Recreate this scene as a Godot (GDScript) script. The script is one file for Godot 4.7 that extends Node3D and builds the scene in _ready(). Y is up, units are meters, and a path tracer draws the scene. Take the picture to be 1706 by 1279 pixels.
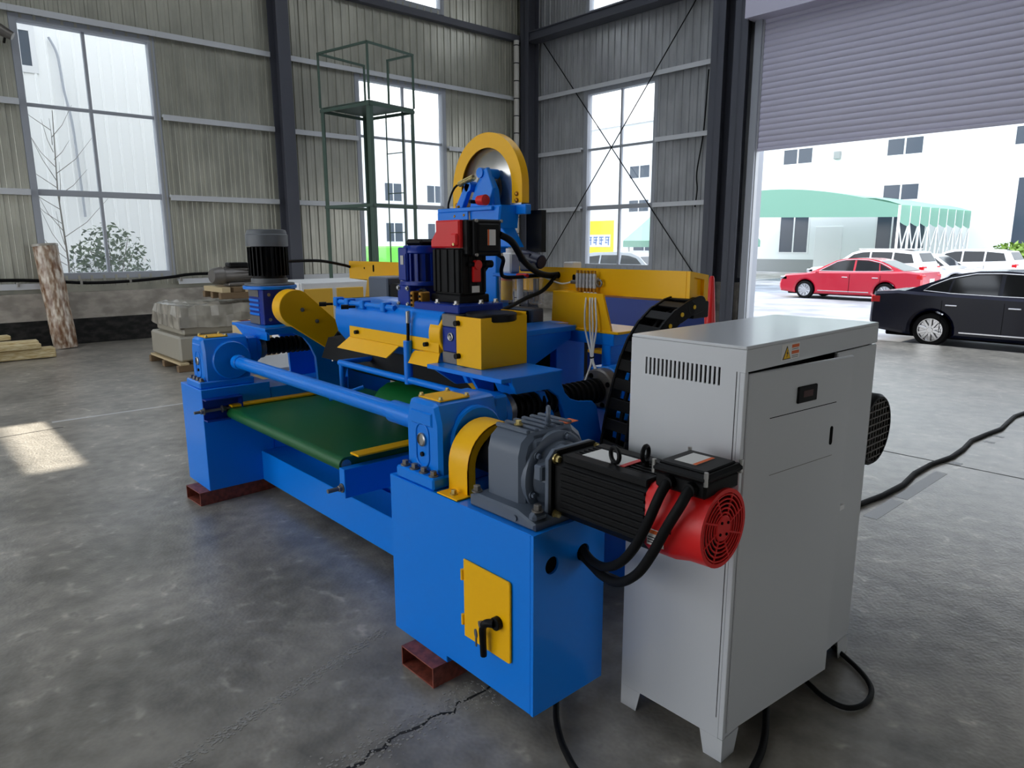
extends Node3D

# ---------- mesh collector ----------
class MB:
	var v := PackedVector3Array()
	var n := PackedVector3Array()

	func tri(a: Vector3, b: Vector3, c: Vector3, na: Vector3, nb: Vector3, nc: Vector3) -> void:
		if (b - a).cross(c - a).dot(na + nb + nc) > 0.0:
			v.append(a); v.append(c); v.append(b)
			n.append(na); n.append(nc); n.append(nb)
		else:
			v.append(a); v.append(b); v.append(c)
			n.append(na); n.append(nb); n.append(nc)

	func quad(a: Vector3, b: Vector3, c: Vector3, d: Vector3, nn: Vector3) -> MB:
		tri(a, b, c, nn, nn, nn)
		tri(a, c, d, nn, nn, nn)
		return self

	func quads(a: Vector3, b: Vector3, c: Vector3, d: Vector3, na: Vector3, nb: Vector3, nc: Vector3, nd: Vector3) -> void:
		tri(a, b, c, na, nb, nc)
		tri(a, c, d, na, nc, nd)

	# box between two corners with chamfered edges
	func box(p: Vector3, q: Vector3, bev := 0.0, t := Transform3D()) -> MB:
		var c := (p + q) * 0.5
		var h := ((q - p) * 0.5).abs()
		var b: float = minf(bev, minf(h.x, minf(h.y, h.z)) * 0.9)
		var ax := [Vector3(1, 0, 0), Vector3(0, 1, 0), Vector3(0, 0, 1)]
		for i in 3:
			for s in [-1.0, 1.0]:
				var u: Vector3 = ax[(i + 1) % 3]
				var w: Vector3 = ax[(i + 2) % 3]
				var m: Vector3 = ax[i] * s
				var o: Vector3 = c + m * h[i]
				var hu: Vector3 = u * (h[(i + 1) % 3] - b)
				var hw: Vector3 = w * (h[(i + 2) % 3] - b)
				quad(t * (o - hu - hw), t * (o + hu - hw), t * (o + hu + hw), t * (o - hu + hw), t.basis * m)
		if b > 0.0:
			for i in 3:
				var j := (i + 1) % 3
				var k := (i + 2) % 3
				for s in [-1.0, 1.0]:
					for r in [-1.0, 1.0]:
						var e1: Vector3 = c + ax[j] * s * h[j] + ax[k] * r * (h[k] - b)
						var e2: Vector3 = c + ax[j] * s * (h[j] - b) + ax[k] * r * h[k]
						var l: Vector3 = ax[i] * (h[i] - b)
						var nn: Vector3 = t.basis * ((ax[j] * s + ax[k] * r).normalized())
						quad(t * (e1 - l), t * (e1 + l), t * (e2 + l), t * (e2 - l), nn)
			for sx in [-1.0, 1.0]:
				for sy in [-1.0, 1.0]:
					for sz in [-1.0, 1.0]:
						var sg := Vector3(sx, sy, sz)
						var nn: Vector3 = t.basis * sg.normalized()
						tri(t * (c + sg * (h - Vector3(0, b, b))), t * (c + sg * (h - Vector3(b, 0, b))), t * (c + sg * (h - Vector3(b, b, 0))), nn, nn, nn)
		return self

	# polygon in local xy, swept along local z from 0 to d; bevelled edges; soft joins below 35 degrees
	func prism(given: PackedVector2Array, t: Transform3D, d: float, bev := 0.0) -> MB:
		var poly := PackedVector2Array()
		for p in given:
			if poly.is_empty() or poly[poly.size() - 1].distance_to(p) > 1e-4:
				poly.append(p)
		if poly[0].distance_to(poly[poly.size() - 1]) < 1e-4:
			poly.remove_at(poly.size() - 1)
		var k := poly.size()
		var area := 0.0
		for i in k:
			area += poly[i].cross(poly[(i + 1) % k])
		if area < 0.0:
			poly.reverse()
		var en := []
		for i in k:
			var e := (poly[(i + 1) % k] - poly[i]).normalized()
			en.append(Vector2(e.y, -e.x))
		var ins := PackedVector2Array()
		for i in k:
			var a: Vector2 = en[(i + k - 1) % k]
			var c: Vector2 = en[i]
			var m: Vector2 = a + c
			var q: float = maxf(1.0 + a.dot(c), 0.35)
			ins.append(poly[i] - m * (bev / q))
		var caps := Geometry2D.triangulate_polygon(ins)
		if caps.is_empty():
			push_warning("a cap could not be filled")
		for side in 2:
			var z: float = 0.0 if side == 0 else d
			var nn: Vector3 = t.basis * Vector3(0, 0, -1.0 if side == 0 else 1.0)
			for i in range(0, caps.size(), 3):
				var p := []
				for j in 3:
					var q2: Vector2 = ins[caps[i + j]]
					p.append(t * Vector3(q2.x, q2.y, z))
				tri(p[0], p[1], p[2], nn, nn, nn)
		for i in k:
			var j := (i + 1) % k
			var e0: Vector2 = en[i]
			var ep: Vector2 = en[(i + k - 1) % k]
			var ex: Vector2 = en[j]
			var n0: Vector2 = (e0 + ep).normalized() if e0.dot(ep) > 0.8 else e0
			var n1: Vector2 = (e0 + ex).normalized() if e0.dot(ex) > 0.8 else e0
			var w0: Vector3 = t.basis * Vector3(n0.x, n0.y, 0)
			var w1: Vector3 = t.basis * Vector3(n1.x, n1.y, 0)
			var lo := bev * signf(d)
			quads(t * Vector3(poly[i].x, poly[i].y, lo), t * Vector3(poly[j].x, poly[j].y, lo), t * Vector3(poly[j].x, poly[j].y, d - lo), t * Vector3(poly[i].x, poly[i].y, d - lo), w0, w1, w1, w0)
			if bev > 0.0:
				for side in 2:
					var z: float = 0.0 if side == 0 else d
					var zi: float = lo if side == 0 else d - lo
					var up: Vector3 = t.basis * Vector3(0, 0, -1.0 if side == 0 else 1.0) * signf(d)
					quads(t * Vector3(poly[i].x, poly[i].y, zi), t * Vector3(poly[j].x, poly[j].y, zi), t * Vector3(ins[j].x, ins[j].y, z), t * Vector3(ins[i].x, ins[i].y, z), (w0 + up).normalized(), (w1 + up).normalized(), (w1 + up).normalized(), (w0 + up).normalized())
		return self

	func px(poly: Array, x0: float, x1: float, bev := 0.0) -> MB:  # polygon given as (z, y)
		return prism(PackedVector2Array(poly), Transform3D(Basis(Vector3(0, 0, 1), Vector3(0, 1, 0), Vector3(1, 0, 0)), Vector3(x0, 0, 0)), x1 - x0, bev)

	func pz(poly: Array, z0: float, z1: float, bev := 0.0) -> MB:  # polygon given as (x, y)
		return prism(PackedVector2Array(poly), Transform3D(Basis(), Vector3(0, 0, z0)), z1 - z0, bev)

	func py(poly: Array, y0: float, y1: float, bev := 0.0) -> MB:  # polygon given as (x, z)
		return prism(PackedVector2Array(poly), Transform3D(Basis(Vector3(1, 0, 0), Vector3(0, 0, 1), Vector3(0, 1, 0)), Vector3(0, y0, 0)), y1 - y0, bev)

	static func around(dir: Vector3) -> Basis:
		var y := dir.normalized()
		var x := y.cross(Vector3(0, 0, 1) if absf(y.z) < 0.9 else Vector3(1, 0, 0)).normalized()
		return Basis(x, y, x.cross(y))

	# profile of (radius, height) turned round the line from o along dir; sharp joins stay sharp
	func lathe(o: Vector3, dir: Vector3, prof: Array, seg := 20, off := 0.0) -> MB:
		var b := around(dir)
		for i in prof.size() - 1:
			var p: Vector2 = prof[i]
			var q: Vector2 = prof[i + 1]
			var d := (q - p)
			if d.length() < 1e-6:
				continue
			var flat := Vector2(d.y, -d.x).normalized()
			var np := flat
			var nq := flat
			if i > 0:
				var e: Vector2 = p - prof[i - 1]
				var f := Vector2(e.y, -e.x).normalized()
				if f.dot(flat) > 0.75:
					np = (f + flat).normalized()
			if i < prof.size() - 2:
				var e: Vector2 = prof[i + 2] - q
				var f := Vector2(e.y, -e.x).normalized()
				if f.dot(flat) > 0.75:
					nq = (f + flat).normalized()
			for s in seg:
				var a0 := TAU * (s + off) / seg
				var a1 := TAU * (s + 1 + off) / seg
				var r0 := b.x * cos(a0) + b.z * sin(a0)
				var r1 := b.x * cos(a1) + b.z * sin(a1)
				var m0 := r0
				var m1 := r1
				if seg <= 8:
					m0 = (r0 + r1).normalized()
					m1 = m0
				var A := o + r0 * p.x + b.y * p.y
				var B := o + r1 * p.x + b.y * p.y
				var C := o + r1 * q.x + b.y * q.y
				var D := o + r0 * q.x + b.y * q.y
				var na := m0 * np.x + b.y * np.y
				var nb := m1 * np.x + b.y * np.y
				var nc := m1 * nq.x + b.y * nq.y
				var nd := m0 * nq.x + b.y * nq.y
				if p.x < 1e-6:
					tri(A, C, D, (na + nb).normalized(), nc, nd)
				elif q.x < 1e-6:
					tri(A, B, C, na, nb, (nc + nd).normalized())
				else:
					quads(A, B, C, D, na, nb, nc, nd)
		return self

	func cyl(a: Vector3, b: Vector3, r: float, r2 := -1.0, seg := 20, bev := 0.0) -> MB:
		var l := (b - a).length()
		var q := r if r2 < 0.0 else r2
		if bev > 0.0:
			return lathe(a, b - a, [Vector2(0, 0), Vector2(r - bev, 0), Vector2(r, bev), Vector2(q, l - bev), Vector2(q - bev, l), Vector2(0, l)], seg)
		return lathe(a, b - a, [Vector2(0, 0), Vector2(r, 0), Vector2(q, l), Vector2(0, l)], seg)

	func hexa(p: Vector3, dir: Vector3, r: float, h: float) -> MB:  # washer and hexagon head
		var d := dir.normalized()
		cyl(p, p + d * h * 0.25, r * 1.45, -1.0, 14)
		lathe(p + d * h * 0.25, d, [Vector2(r, 0), Vector2(r, h * 0.65), Vector2(r * 0.8, h * 0.75), Vector2(0, h * 0.75)], 6)
		return self

	func torus(c: Vector3, dir: Vector3, R: float, r: float, seg := 20, sec := 8) -> MB:
		var prof := []
		for i in sec + 1:
			var a := TAU * i / sec
			prof.append(Vector2(R + r * cos(a), r * sin(a)))
		return lathe(c, dir, prof, seg)

	func tube(pts: Array, r: float, seg := 8, r2 := -1.0) -> MB:
		var k := pts.size()
		var b := around(pts[1] - pts[0])
		var rings := []
		for i in k:
			var t: Vector3 = (pts[mini(i + 1, k - 1)] - pts[maxi(i - 1, 0)]).normalized()
			var x := (b.x - t * b.x.dot(t)).normalized()
			b = Basis(x, t, x.cross(t))
			var ring := []
			var rr: float = r if r2 < 0.0 else lerpf(r, r2, float(i) / (k - 1))
			for s in seg:
				var a := TAU * s / seg
				var d := b.x * cos(a) + b.z * sin(a)
				ring.append([pts[i] + d * rr, d])
			rings.append(ring)
		for i in k - 1:
			for s in seg:
				var s2 := (s + 1) % seg
				quads(rings[i][s][0], rings[i][s2][0], rings[i + 1][s2][0], rings[i + 1][s][0], rings[i][s][1], rings[i][s2][1], rings[i + 1][s2][1], rings[i + 1][s][1])
		for e in [0, k - 1]:
			var nn: Vector3 = (pts[0] - pts[1]).normalized() if e == 0 else (pts[k - 1] - pts[k - 2]).normalized()
			for s in range(1, seg - 1):
				tri(rings[e][0][0], rings[e][s][0], rings[e][s + 1][0], nn, nn, nn)
		return self

	func mesh() -> ArrayMesh:
		var arr := []
		arr.resize(Mesh.ARRAY_MAX)
		arr[Mesh.ARRAY_VERTEX] = v
		arr[Mesh.ARRAY_NORMAL] = n
		var m := ArrayMesh.new()
		m.add_surface_from_arrays(Mesh.PRIMITIVE_TRIANGLES, arr)
		return m


func smooth(pts: Array, steps := 6) -> Array:  # a soft curve through points
	var out := []
	for i in pts.size() - 1:
		var p0: Vector3 = pts[maxi(i - 1, 0)]
		var p1: Vector3 = pts[i]
		var p2: Vector3 = pts[i + 1]
		var p3: Vector3 = pts[mini(i + 2, pts.size() - 1)]
		for s in steps:
			out.append(p1.cubic_interpolate(p2, p0, p3, float(s) / steps))
	out.append(pts[pts.size() - 1])
	return out


func V(x: float, y: float, z: float) -> Vector3:
	return Vector3(x, y, z)


func P(x: float, y: float) -> Vector2:
	return Vector2(x, y)


func arc(cx: float, cy: float, r: float, a0: float, a1: float, k: int, ry := -1.0) -> Array:  # degrees
	var out := []
	for i in k + 1:
		var a := deg_to_rad(lerpf(a0, a1, float(i) / k))
		out.append(Vector2(cx + r * cos(a), cy + (r if ry < 0.0 else ry) * sin(a)))
	return out


# ---------- things and parts ----------
var shift := {}
var taken := {}


func numbered(called: String) -> String:
	taken[called] = taken.get(called, -1) + 1
	return called if taken[called] == 0 else "%s_%03d" % [called, taken[called]]


func tag(o: Node3D, label: String, category: String, group := "") -> Node3D:
	o.set_meta("label", label)
	o.set_meta("category", category)
	if group:
		o.set_meta("group", group)
	return o


# a thing: its parts are given in world places unless local is true
func thing(called: String, label: String, category: String, at: Vector3, group := "", local := false, turn := 0.0) -> Node3D:
	var o := Node3D.new()
	o.name = numbered(called)
	add_child(o)
	o.position = at
	o.rotation.y = turn
	shift[o] = Vector3.ZERO if local else -at
	return tag(o, label, category, group)


func obj(called: String, b, m: Material, parent: Node3D = null, label := "") -> MeshInstance3D:
	var o := MeshInstance3D.new()
	o.name = called if parent else numbered(called)
	o.mesh = b.mesh() if b is MB else b
	o.material_override = m
	(parent if parent else self).add_child(o, true)
	if parent and shift.has(parent):
		o.position = shift[parent]
	if label:
		o.set_meta("label", label)
	return o


func one(called: String, b: MB, m: Material, label: String, category: String, group := "") -> MeshInstance3D:
	var o := obj(called, b, m)
	tag(o, label, category, group)
	return o


func struct(called: String, b, m: Material, parent: Node3D = null) -> MeshInstance3D:
	var o := obj(called, b, m, parent)
	if parent == null:
		o.set_meta("kind", "structure")
	return o


func struct_root(called: String) -> Node3D:
	var o := Node3D.new()
	o.name = numbered(called)
	add_child(o)
	o.set_meta("kind", "structure")
	return o


# ---------- materials ----------
var M := {}


func mk(key: String, c: Color, rough: float, metal := 0.0, coat := 0.0) -> StandardMaterial3D:
	var m := StandardMaterial3D.new()
	m.resource_name = key
	m.albedo_color = c
	m.roughness = rough
	m.metallic = metal
	if coat > 0.0:
		m.clearcoat_enabled = true
		m.clearcoat = coat
		m.clearcoat_roughness = 0.12
	M[key] = m
	return m


func noise_tex(sd: int, freq: float, lo: Color, hi: Color, size := 512, oct := 5, normal := false) -> NoiseTexture2D:
	var f := FastNoiseLite.new()
	f.seed = sd
	f.frequency = freq
	f.fractal_octaves = oct
	var t := NoiseTexture2D.new()
	t.width = size
	t.height = size
	t.seamless = true
	t.noise = f
	if normal:
		t.as_normal_map = true
		t.bump_strength = 4.0
	else:
		var g := Gradient.new()
		g.offsets = PackedFloat32Array([0.25, 0.75])
		g.colors = PackedColorArray([lo, hi])
		t.color_ramp = g
	return t


func world_map(m: StandardMaterial3D, tex: Texture2D, per_metre: Vector3) -> StandardMaterial3D:
	m.albedo_texture = tex
	m.uv1_triplanar = true
	m.uv1_world_triplanar = true
	m.uv1_scale = per_metre
	return m


func grey(g: float) -> Color:
	return Color(g, g, g)


func materials() -> void:
	mk("blue", Color8(0, 128, 236), 0.34, 0.0, 0.2)
	mk("navy", Color8(12, 18, 52), 0.35)
	mk("dark_blue", Color8(2, 44, 140), 0.34, 0.0, 0.2)
	mk("motor_grey", Color8(96, 100, 104), 0.45)
	mk("shed_white", Color8(250, 250, 248), 0.7)
	mk("yellow", Color8(254, 190, 0), 0.4, 0.0, 0.12)
	mk("pale_yellow", Color8(226, 176, 50), 0.5)
	mk("grey_cast", Color8(88, 98, 113), 0.42, 0.0)
	mk("black", Color8(13, 13, 14), 0.45)
	mk("black_fin", Color8(16, 16, 17), 0.5)
	mk("rubber", Color8(16, 16, 17), 0.62)
	mk("red", Color8(222, 26, 26), 0.4)
	mk("steel", Color8(170, 168, 164), 0.3, 0.9)
	mk("dark_steel", Color8(118, 114, 110), 0.38, 0.5)
	mk("zinc", Color8(196, 178, 120), 0.32, 0.85)
	mk("brass", Color8(170, 122, 48), 0.35, 0.8)
	mk("void", Color8(4, 4, 5), 0.9)
	mk("cabinet", Color8(202, 204, 207), 0.32, 0.0, 0.45)
	mk("belt", Color8(18, 92, 44), 0.38)
	mk("guide_green", Color8(24, 130, 62), 0.45)
	mk("white", Color8(232, 232, 232), 0.5)
	mk("paper", Color8(226, 224, 220), 0.6)
	mk("orange_print", Color8(226, 104, 40), 0.6)
	mk("yellow_print", Color8(240, 190, 20), 0.6)
	mk("ink", Color8(40, 40, 44), 0.7)
	mk("rust_red", Color8(112, 44, 34), 0.7)
	mk("alu", Color8(188, 190, 194), 0.45, 0.3)
	mk("frame_grey", Color8(168, 172, 180), 0.5, 0.1)
	mk("column", Color8(80, 82, 92), 0.5)
	mk("purlin", Color8(214, 216, 220), 0.5, 0.2)
	mk("green_steel", Color8(74, 96, 84), 0.55)
	mk("white_pipe", Color8(206, 202, 196), 0.5)
	mk("shutter", Color8(206, 203, 222), 0.5, 0.1)
	mk("wood", Color8(196, 176, 138), 0.75)
	mk("wood_dark", Color8(120, 98, 72), 0.8)
	mk("wrap", Color8(164, 158, 144), 0.4)
	mk("disc_steel", Color8(214, 212, 208), 0.24, 0.9)
	mk("wrap_dark", Color8(92, 84, 72), 0.5)
	mk("facade", Color8(236, 238, 238), 0.7)
	mk("facade_plinth", Color8(150, 152, 152), 0.8)
	mk("window_dark", Color8(60, 70, 84), 0.15)
	mk("canopy", Color8(122, 166, 148), 0.6).backlight_enabled = true
	M.canopy.backlight = Color(0.15, 0.3, 0.22)
	mk("car_red", Color8(196, 14, 46), 0.25, 0.1, 1.0)
	mk("car_black", Color8(6, 10, 34), 0.2, 0.0, 0.35).metallic_specular = 0.3
	mk("car_white", Color8(236, 236, 238), 0.25, 0.0, 1.0)
	mk("car_silver", Color8(178, 186, 194), 0.25, 0.4, 1.0)
	mk("car_grey", Color8(70, 74, 80), 0.25, 0.2, 1.0)
	mk("car_glass", Color8(12, 14, 18), 0.06)
	mk("chrome", Color8(214, 214, 216), 0.18, 0.95)
	mk("tail_red", Color8(200, 16, 24), 0.2)
	mk("leaf", Color8(110, 140, 50), 0.6)
	mk("leaf_dark", Color8(74, 92, 58), 0.6)
	mk("bark", Color8(108, 100, 90), 0.85)
	mk("tarp_blue", Color8(20, 60, 150), 0.25)
	mk("led_red", Color8(60, 8, 8), 0.4)
	mk("sign_yellow", Color8(252, 228, 20), 0.6)
	mk("sign_blue", Color8(40, 110, 190), 0.6)
	mk("acid_green", Color8(110, 210, 60), 0.5)
	var gl := mk("glass", Color(0.92, 0.97, 1.0, 0.08), 0.02)
	gl.transparency = BaseMaterial3D.TRANSPARENCY_ALPHA
	var bo := mk("bowl", Color(0.95, 0.95, 0.93, 0.1), 0.06)
	bo.transparency = BaseMaterial3D.TRANSPARENCY_ALPHA
	mk("floor_paint", Color8(206, 206, 206), 0.8)
	mk("mortar", Color8(158, 154, 147), 0.9)
	for k in ["black", "black_fin", "rubber", "void"]:
		M[k].metallic_specular = 0.28
	for k in ["blue", "yellow", "dark_blue"]:
		M[k].metallic_specular = 0.38
	# dusty, mottled surfaces
	world_map(mk("cladding", Color8(186, 185, 172), 0.3, 0.25), noise_tex(3, 0.012, grey(0.9), grey(1.0), 512, 4), V(0.25, 0.12, 0.25))
	world_map(mk("cladding_right", Color8(178, 180, 183), 0.3, 0.25), noise_tex(4, 0.012, grey(0.9), grey(1.0), 512, 4), V(0.25, 0.12, 0.25))
	world_map(mk("plinth", Color8(178, 170, 160), 0.85), noise_tex(5, 0.014, grey(0.82), grey(1.0)), V(0.3, 0.5, 0.3))
	world_map(mk("plinth_black", Color8(44, 42, 40), 0.85), noise_tex(6, 0.02, grey(0.4), grey(1.0)), V(0.4, 0.8, 0.4))
	world_map(mk("yard", Color8(158, 162, 172), 0.8), noise_tex(8, 0.01, grey(0.8), grey(1.0)), V(0.1, 0.1, 0.1))
	world_map(mk("rust", Color8(150, 74, 58), 0.55, 0.0), noise_tex(9, 0.02, grey(0.75), grey(1.0)), V(2, 2, 2))
	world_map(mk("sapling_wrap", Color8(224, 212, 196), 0.25), noise_tex(11, 0.022, Color(0.5, 0.36, 0.26), Color(1, 1, 1), 256, 4), V(2.0, 0.6, 2.0))
	world_map(mk("plastic_sheet", Color8(176, 170, 158), 0.22), noise_tex(12, 0.012, grey(0.78), grey(1.0), 256, 3), V(0.8, 0.8, 0.8))
	world_map(mk("timber", Color8(226, 210, 170), 0.75), noise_tex(13, 0.03, Color(0.84, 0.78, 0.66), Color(1, 1, 1), 256), V(0.6, 5, 5))
	floor_material()


func floor_material() -> void:
	# concrete: blotches of damp and dust, trowel swirls, pale scuffs and pits
	var size := 1024
	var big := FastNoiseLite.new(); big.seed = 21; big.frequency = 0.006; big.fractal_octaves = 4
	var mid := FastNoiseLite.new(); mid.seed = 22; mid.frequency = 0.03; mid.fractal_octaves = 4
	var scuff := FastNoiseLite.new(); scuff.seed = 23; scuff.frequency = 0.012; scuff.fractal_type = FastNoiseLite.FRACTAL_RIDGED; scuff.fractal_octaves = 3
	var fine := FastNoiseLite.new(); fine.seed = 24; fine.frequency = 0.25
	var a: Image = big.get_seamless_image(size, size)
	var b: Image = mid.get_seamless_image(size, size)
	var c: Image = scuff.get_seamless_image(size, size)
	var d: Image = fine.get_seamless_image(size, size)
	var im := Image.create(size, size, false, Image.FORMAT_RGB8)
	var hm := Image.create(size, size, false, Image.FORMAT_RGB8)
	for y in size:
		for x in size:
			var p := a.get_pixel(x, y).r
			var q := b.get_pixel(x, y).r
			var s := c.get_pixel(x, y).r
			var f := d.get_pixel(x, y).r
			var g := 0.62 + 0.22 * (p - 0.5) + 0.20 * (q - 0.5) + 0.05 * (f - 0.5)
			g += 0.16 * smoothstep(0.72, 0.95, s) * smoothstep(0.45, 0.7, q)
			g -= 0.10 * smoothstep(0.68, 0.8, q) * smoothstep(0.3, 0.6, p)
			im.set_pixel(x, y, Color(g * 1.0, g * 0.985, g * 0.955))
			var h := 0.5 + 0.25 * (q - 0.5) + 0.22 * (f - 0.5)
			hm.set_pixel(x, y, grey(h))
	var m := mk("concrete", Color8(228, 222, 213), 0.32)
	world_map(m, ImageTexture.create_from_image(im), V(0.17, 0.17, 0.17))
	m.heightmap_enabled = true
	m.heightmap_texture = ImageTexture.create_from_image(hm)
	m.heightmap_scale = 0.6


func _ready() -> void:
	# camera
	var cam := Camera3D.new()
	cam.name = "camera"
	cam.fov = rad_to_deg(2.0 * atan(639.5 / 1166.53))
	cam.near = 0.05
	cam.far = 400.0
	add_child(cam)
	cam.position = V(0, 1.85, 0)
	cam.basis = Basis(V(0, 1, 0), -0.73255249) * Basis(V(1, 0, 0), -0.196937834) * Basis(V(0, 0, 1), -0.0029367)
	cam.current = true
	# sky, sun and exposure
	var env := Environment.new()
	var sky := Sky.new()
	var pm := ProceduralSkyMaterial.new()
	pm.sky_top_color = Color(0.86, 0.90, 0.95)
	pm.sky_horizon_color = Color(1.0, 1.0, 0.99)
	pm.ground_bottom_color = Color(0.5, 0.5, 0.5)
	pm.ground_horizon_color = Color(0.8, 0.82, 0.85)
	pm.sky_curve = 0.2
	sky.sky_material = pm
	env.background_mode = Environment.BG_SKY
	env.sky = sky
	env.background_energy_multiplier = 1.0
	env.ambient_light_source = Environment.AMBIENT_SOURCE_SKY
	env.tonemap_mode = Environment.TONE_MAPPER_LINEAR
	env.tonemap_exposure = 3.85
	env.sdfgi_enabled = true
	env.ssao_enabled = true
	env.ssil_enabled = true
	var we := WorldEnvironment.new()
	we.name = "world"
	we.environment = env
	add_child(we)
	var sun := DirectionalLight3D.new()
	sun.name = "sun"
	sun.light_energy = 0.42
	sun.light_color = Color(1.0, 0.95, 0.86)
	sun.light_angular_distance = 0.6
	sun.shadow_enabled = true
	sun.sky_mode = DirectionalLight3D.SKY_MODE_LIGHT_ONLY
	add_child(sun)
	sun.look_at_from_position(V(0, 20, 0), V(0, 20, 0) + V(0.02, -5.76, 9.08))
	materials()
	hall()
	outside()
	machine()
	cabinet()
	steel_block(V(1.53, 0.0, -2.205), 0.6, 0.094, 0.24, 0.0, "rusty red steel tube block under the near end of the machine")
	steel_block(V(1.53, 0.0, -5.06), 0.6, 0.098, 0.26, 0.05, "rusty steel tube block under the far end of the machine")
	cables_on_floor()
	far_corner()
	behind_machine()


# ---------- the hall ----------
const WX := 14.7     # inner face of the right wall
const WZ := -15.6    # inner face of the far wall
const HX := -9.0
const HZ := 12.0
const HH := 10.4


func rib_line(x0: float, x1: float) -> Array:  # a trapezoid-ribbed sheet cut at x0 and x1
	var pitch := 0.21
	var brk := [[0.0, 0.0], [0.065, 0.0], [0.073, 0.006], [0.081, 0.0], [0.142, 0.0], [0.154, 0.028], [0.194, 0.028], [0.206, 0.0]]
	var out := []
	var k := int(floor(x0 / pitch)) - 1
	var prev := Vector2(-1e9, 0)
	while k * pitch < x1 + pitch:
		for b in brk:
			var p := Vector2(k * pitch + b[0], b[1])
			if p.x > x0 and out.is_empty():
				var f: float = (x0 - prev.x) / (p.x - prev.x)
				out.append(Vector2(x0, lerpf(prev.y, p.y, f)))
			if p.x > x0 and p.x < x1:
				out.append(p)
			if p.x >= x1:
				var f: float = (x1 - prev.x) / (p.x - prev.x)
				out.append(Vector2(x1, lerpf(prev.y, p.y, f)))
				return out
			prev = p
		k += 1
	return out


func wall(called: String, t: Transform3D, x0: float, x1: float, y0: float, openings: Array, m: Material, sheets: bool) -> void:
	var xs := [x0, x1]
	for o in openings:
		for e in [o.position.x, o.end.x]:
			if not xs.has(e):
				xs.append(e)
	xs.sort()
	var back := MB.new()
	var strips := []
	for i in xs.size() - 1:
		var a: float = xs[i]
		var b: float = xs[i + 1]
		var cuts := []
		for o in openings:
			if o.position.x < b - 0.001 and o.end.x > a + 0.001:
				cuts.append(Vector2(o.position.y, o.end.y))
		cuts.sort()
		var y := 0.0
		cuts.append(Vector2(HH, HH))
		for c in cuts:
			if c.x > y + 0.01:
				back.box(V(a, y, -0.2), V(b, c.x, -0.002), 0.0, t)
				if c.x > y0:
					strips.append([a, b, maxf(y, y0), c.x])
			y = maxf(y, c.y)
	var w := struct(called, back, m)
	if not sheets:
		return
	for s in strips:
		var a: float = s[0]
		while a < s[1] - 0.01:
			var e: float = minf(s[1], (floor((a + 0.001) / 0.84) + 1.0) * 0.84)
			var mb := MB.new()
			var line := rib_line(a, e)
			for i in line.size() - 1:
				var p: Vector2 = line[i]
				var q: Vector2 = line[i + 1]
				var nn: Vector3 = t.basis * Vector3(p.y - q.y, 0, q.x - p.x).normalized()
				mb.quad(t * V(p.x, s[2], p.y + 0.004), t * V(q.x, s[2], q.y + 0.004), t * V(q.x, s[3], q.y + 0.004), t * V(p.x, s[3], p.y + 0.004), nn)
			obj("cladding_panel", mb, m, w)
			a = e


func window(num: int, t: Transform3D, r: Rect2, rows: Array, cols: Array, glazed := true, sun_row := -1) -> void:
	var w := struct_root("window_%d" % num)
	var f := MB.new()
	var x0 := r.position.x
	var y0 := r.position.y
	var x1 := r.end.x
	var y1 := r.end.y
	var d0 := -0.16
	var d1 := 0.03
	f.box(V(x0 - 0.07, y0 - 0.07, d0), V(x0 + 0.05, y1 + 0.07, d1), 0.008, t)
	f.box(V(x1 - 0.05, y0 - 0.07, d0), V(x1 + 0.07, y1 + 0.07, d1), 0.008, t)
	f.box(V(x0 + 0.045, y0 - 0.07, d0 + 0.004), V(x1 - 0.045, y0 + 0.05, d1 - 0.004), 0.0, t)
	f.box(V(x0 + 0.045, y1 - 0.05, d0 + 0.004), V(x1 - 0.045, y1 + 0.07, d1 - 0.004), 0.0, t)
	obj("window_frame", f, M.frame_grey, w)
	var ys := [y0] + rows + [y1]
	var xs := [x0] + cols + [x1]
	for y in rows:
		var thick: float = 0.055 if y < y0 + (y1 - y0) * 0.4 else 0.028
		obj("transom", MB.new().box(V(x0, y - thick, -0.12), V(x1, y + thick, -0.03), 0.006, t), M.frame_grey, w)
	for x in cols:
		obj("mullion", MB.new().box(V(x - 0.028, y0, -0.115), V(x + 0.028, y1, -0.035), 0.006, t), M.frame_grey, w)
	if glazed:
		for i in xs.size() - 1:
			for j in ys.size() - 1:
				obj("pane", MB.new().box(V(xs[i] + 0.02, ys[j] + 0.02, -0.08), V(xs[i + 1] - 0.02, ys[j + 1] - 0.02, -0.074), 0.0, t), M.glass, w)


func i_column(called: String, x: float, z: float, top: float, along_x: bool, m: Material) -> void:  # an I section, web across the wall
	var b := MB.new()
	if along_x:  # stands on a wall that runs along x: flanges face z
		b.box(V(x - 0.14, 0, z), V(x + 0.14, top, z + 0.02), 0.003)
		b.box(V(x - 0.14, 0, z - 0.42), V(x + 0.14, top, z - 0.40), 0.003)
		b.box(V(x - 0.01, 0, z - 0.4), V(x + 0.01, top, z))
	else:
		b.box(V(x, 0, z - 0.16), V(x + 0.02, top, z + 0.16), 0.003)
		b.box(V(x + 0.4, 0, z - 0.16), V(x + 0.42, top, z + 0.16), 0.003)
		b.box(V(x, 0, z - 0.01), V(x + 0.4, top, z + 0.01))
	var o := struct(called, b, m)
	var pl := MB.new()
	if along_x:
		pl.box(V(x - 0.16, 0, z - 0.43), V(x + 0.16, 0.025, z + 0.04), 0.004)
	else:
		pl.box(V(x - 0.03, 0, z - 0.18), V(x + 0.43, 0.025, z + 0.18), 0.004)
	obj("base_plate", pl, m, o)


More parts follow.
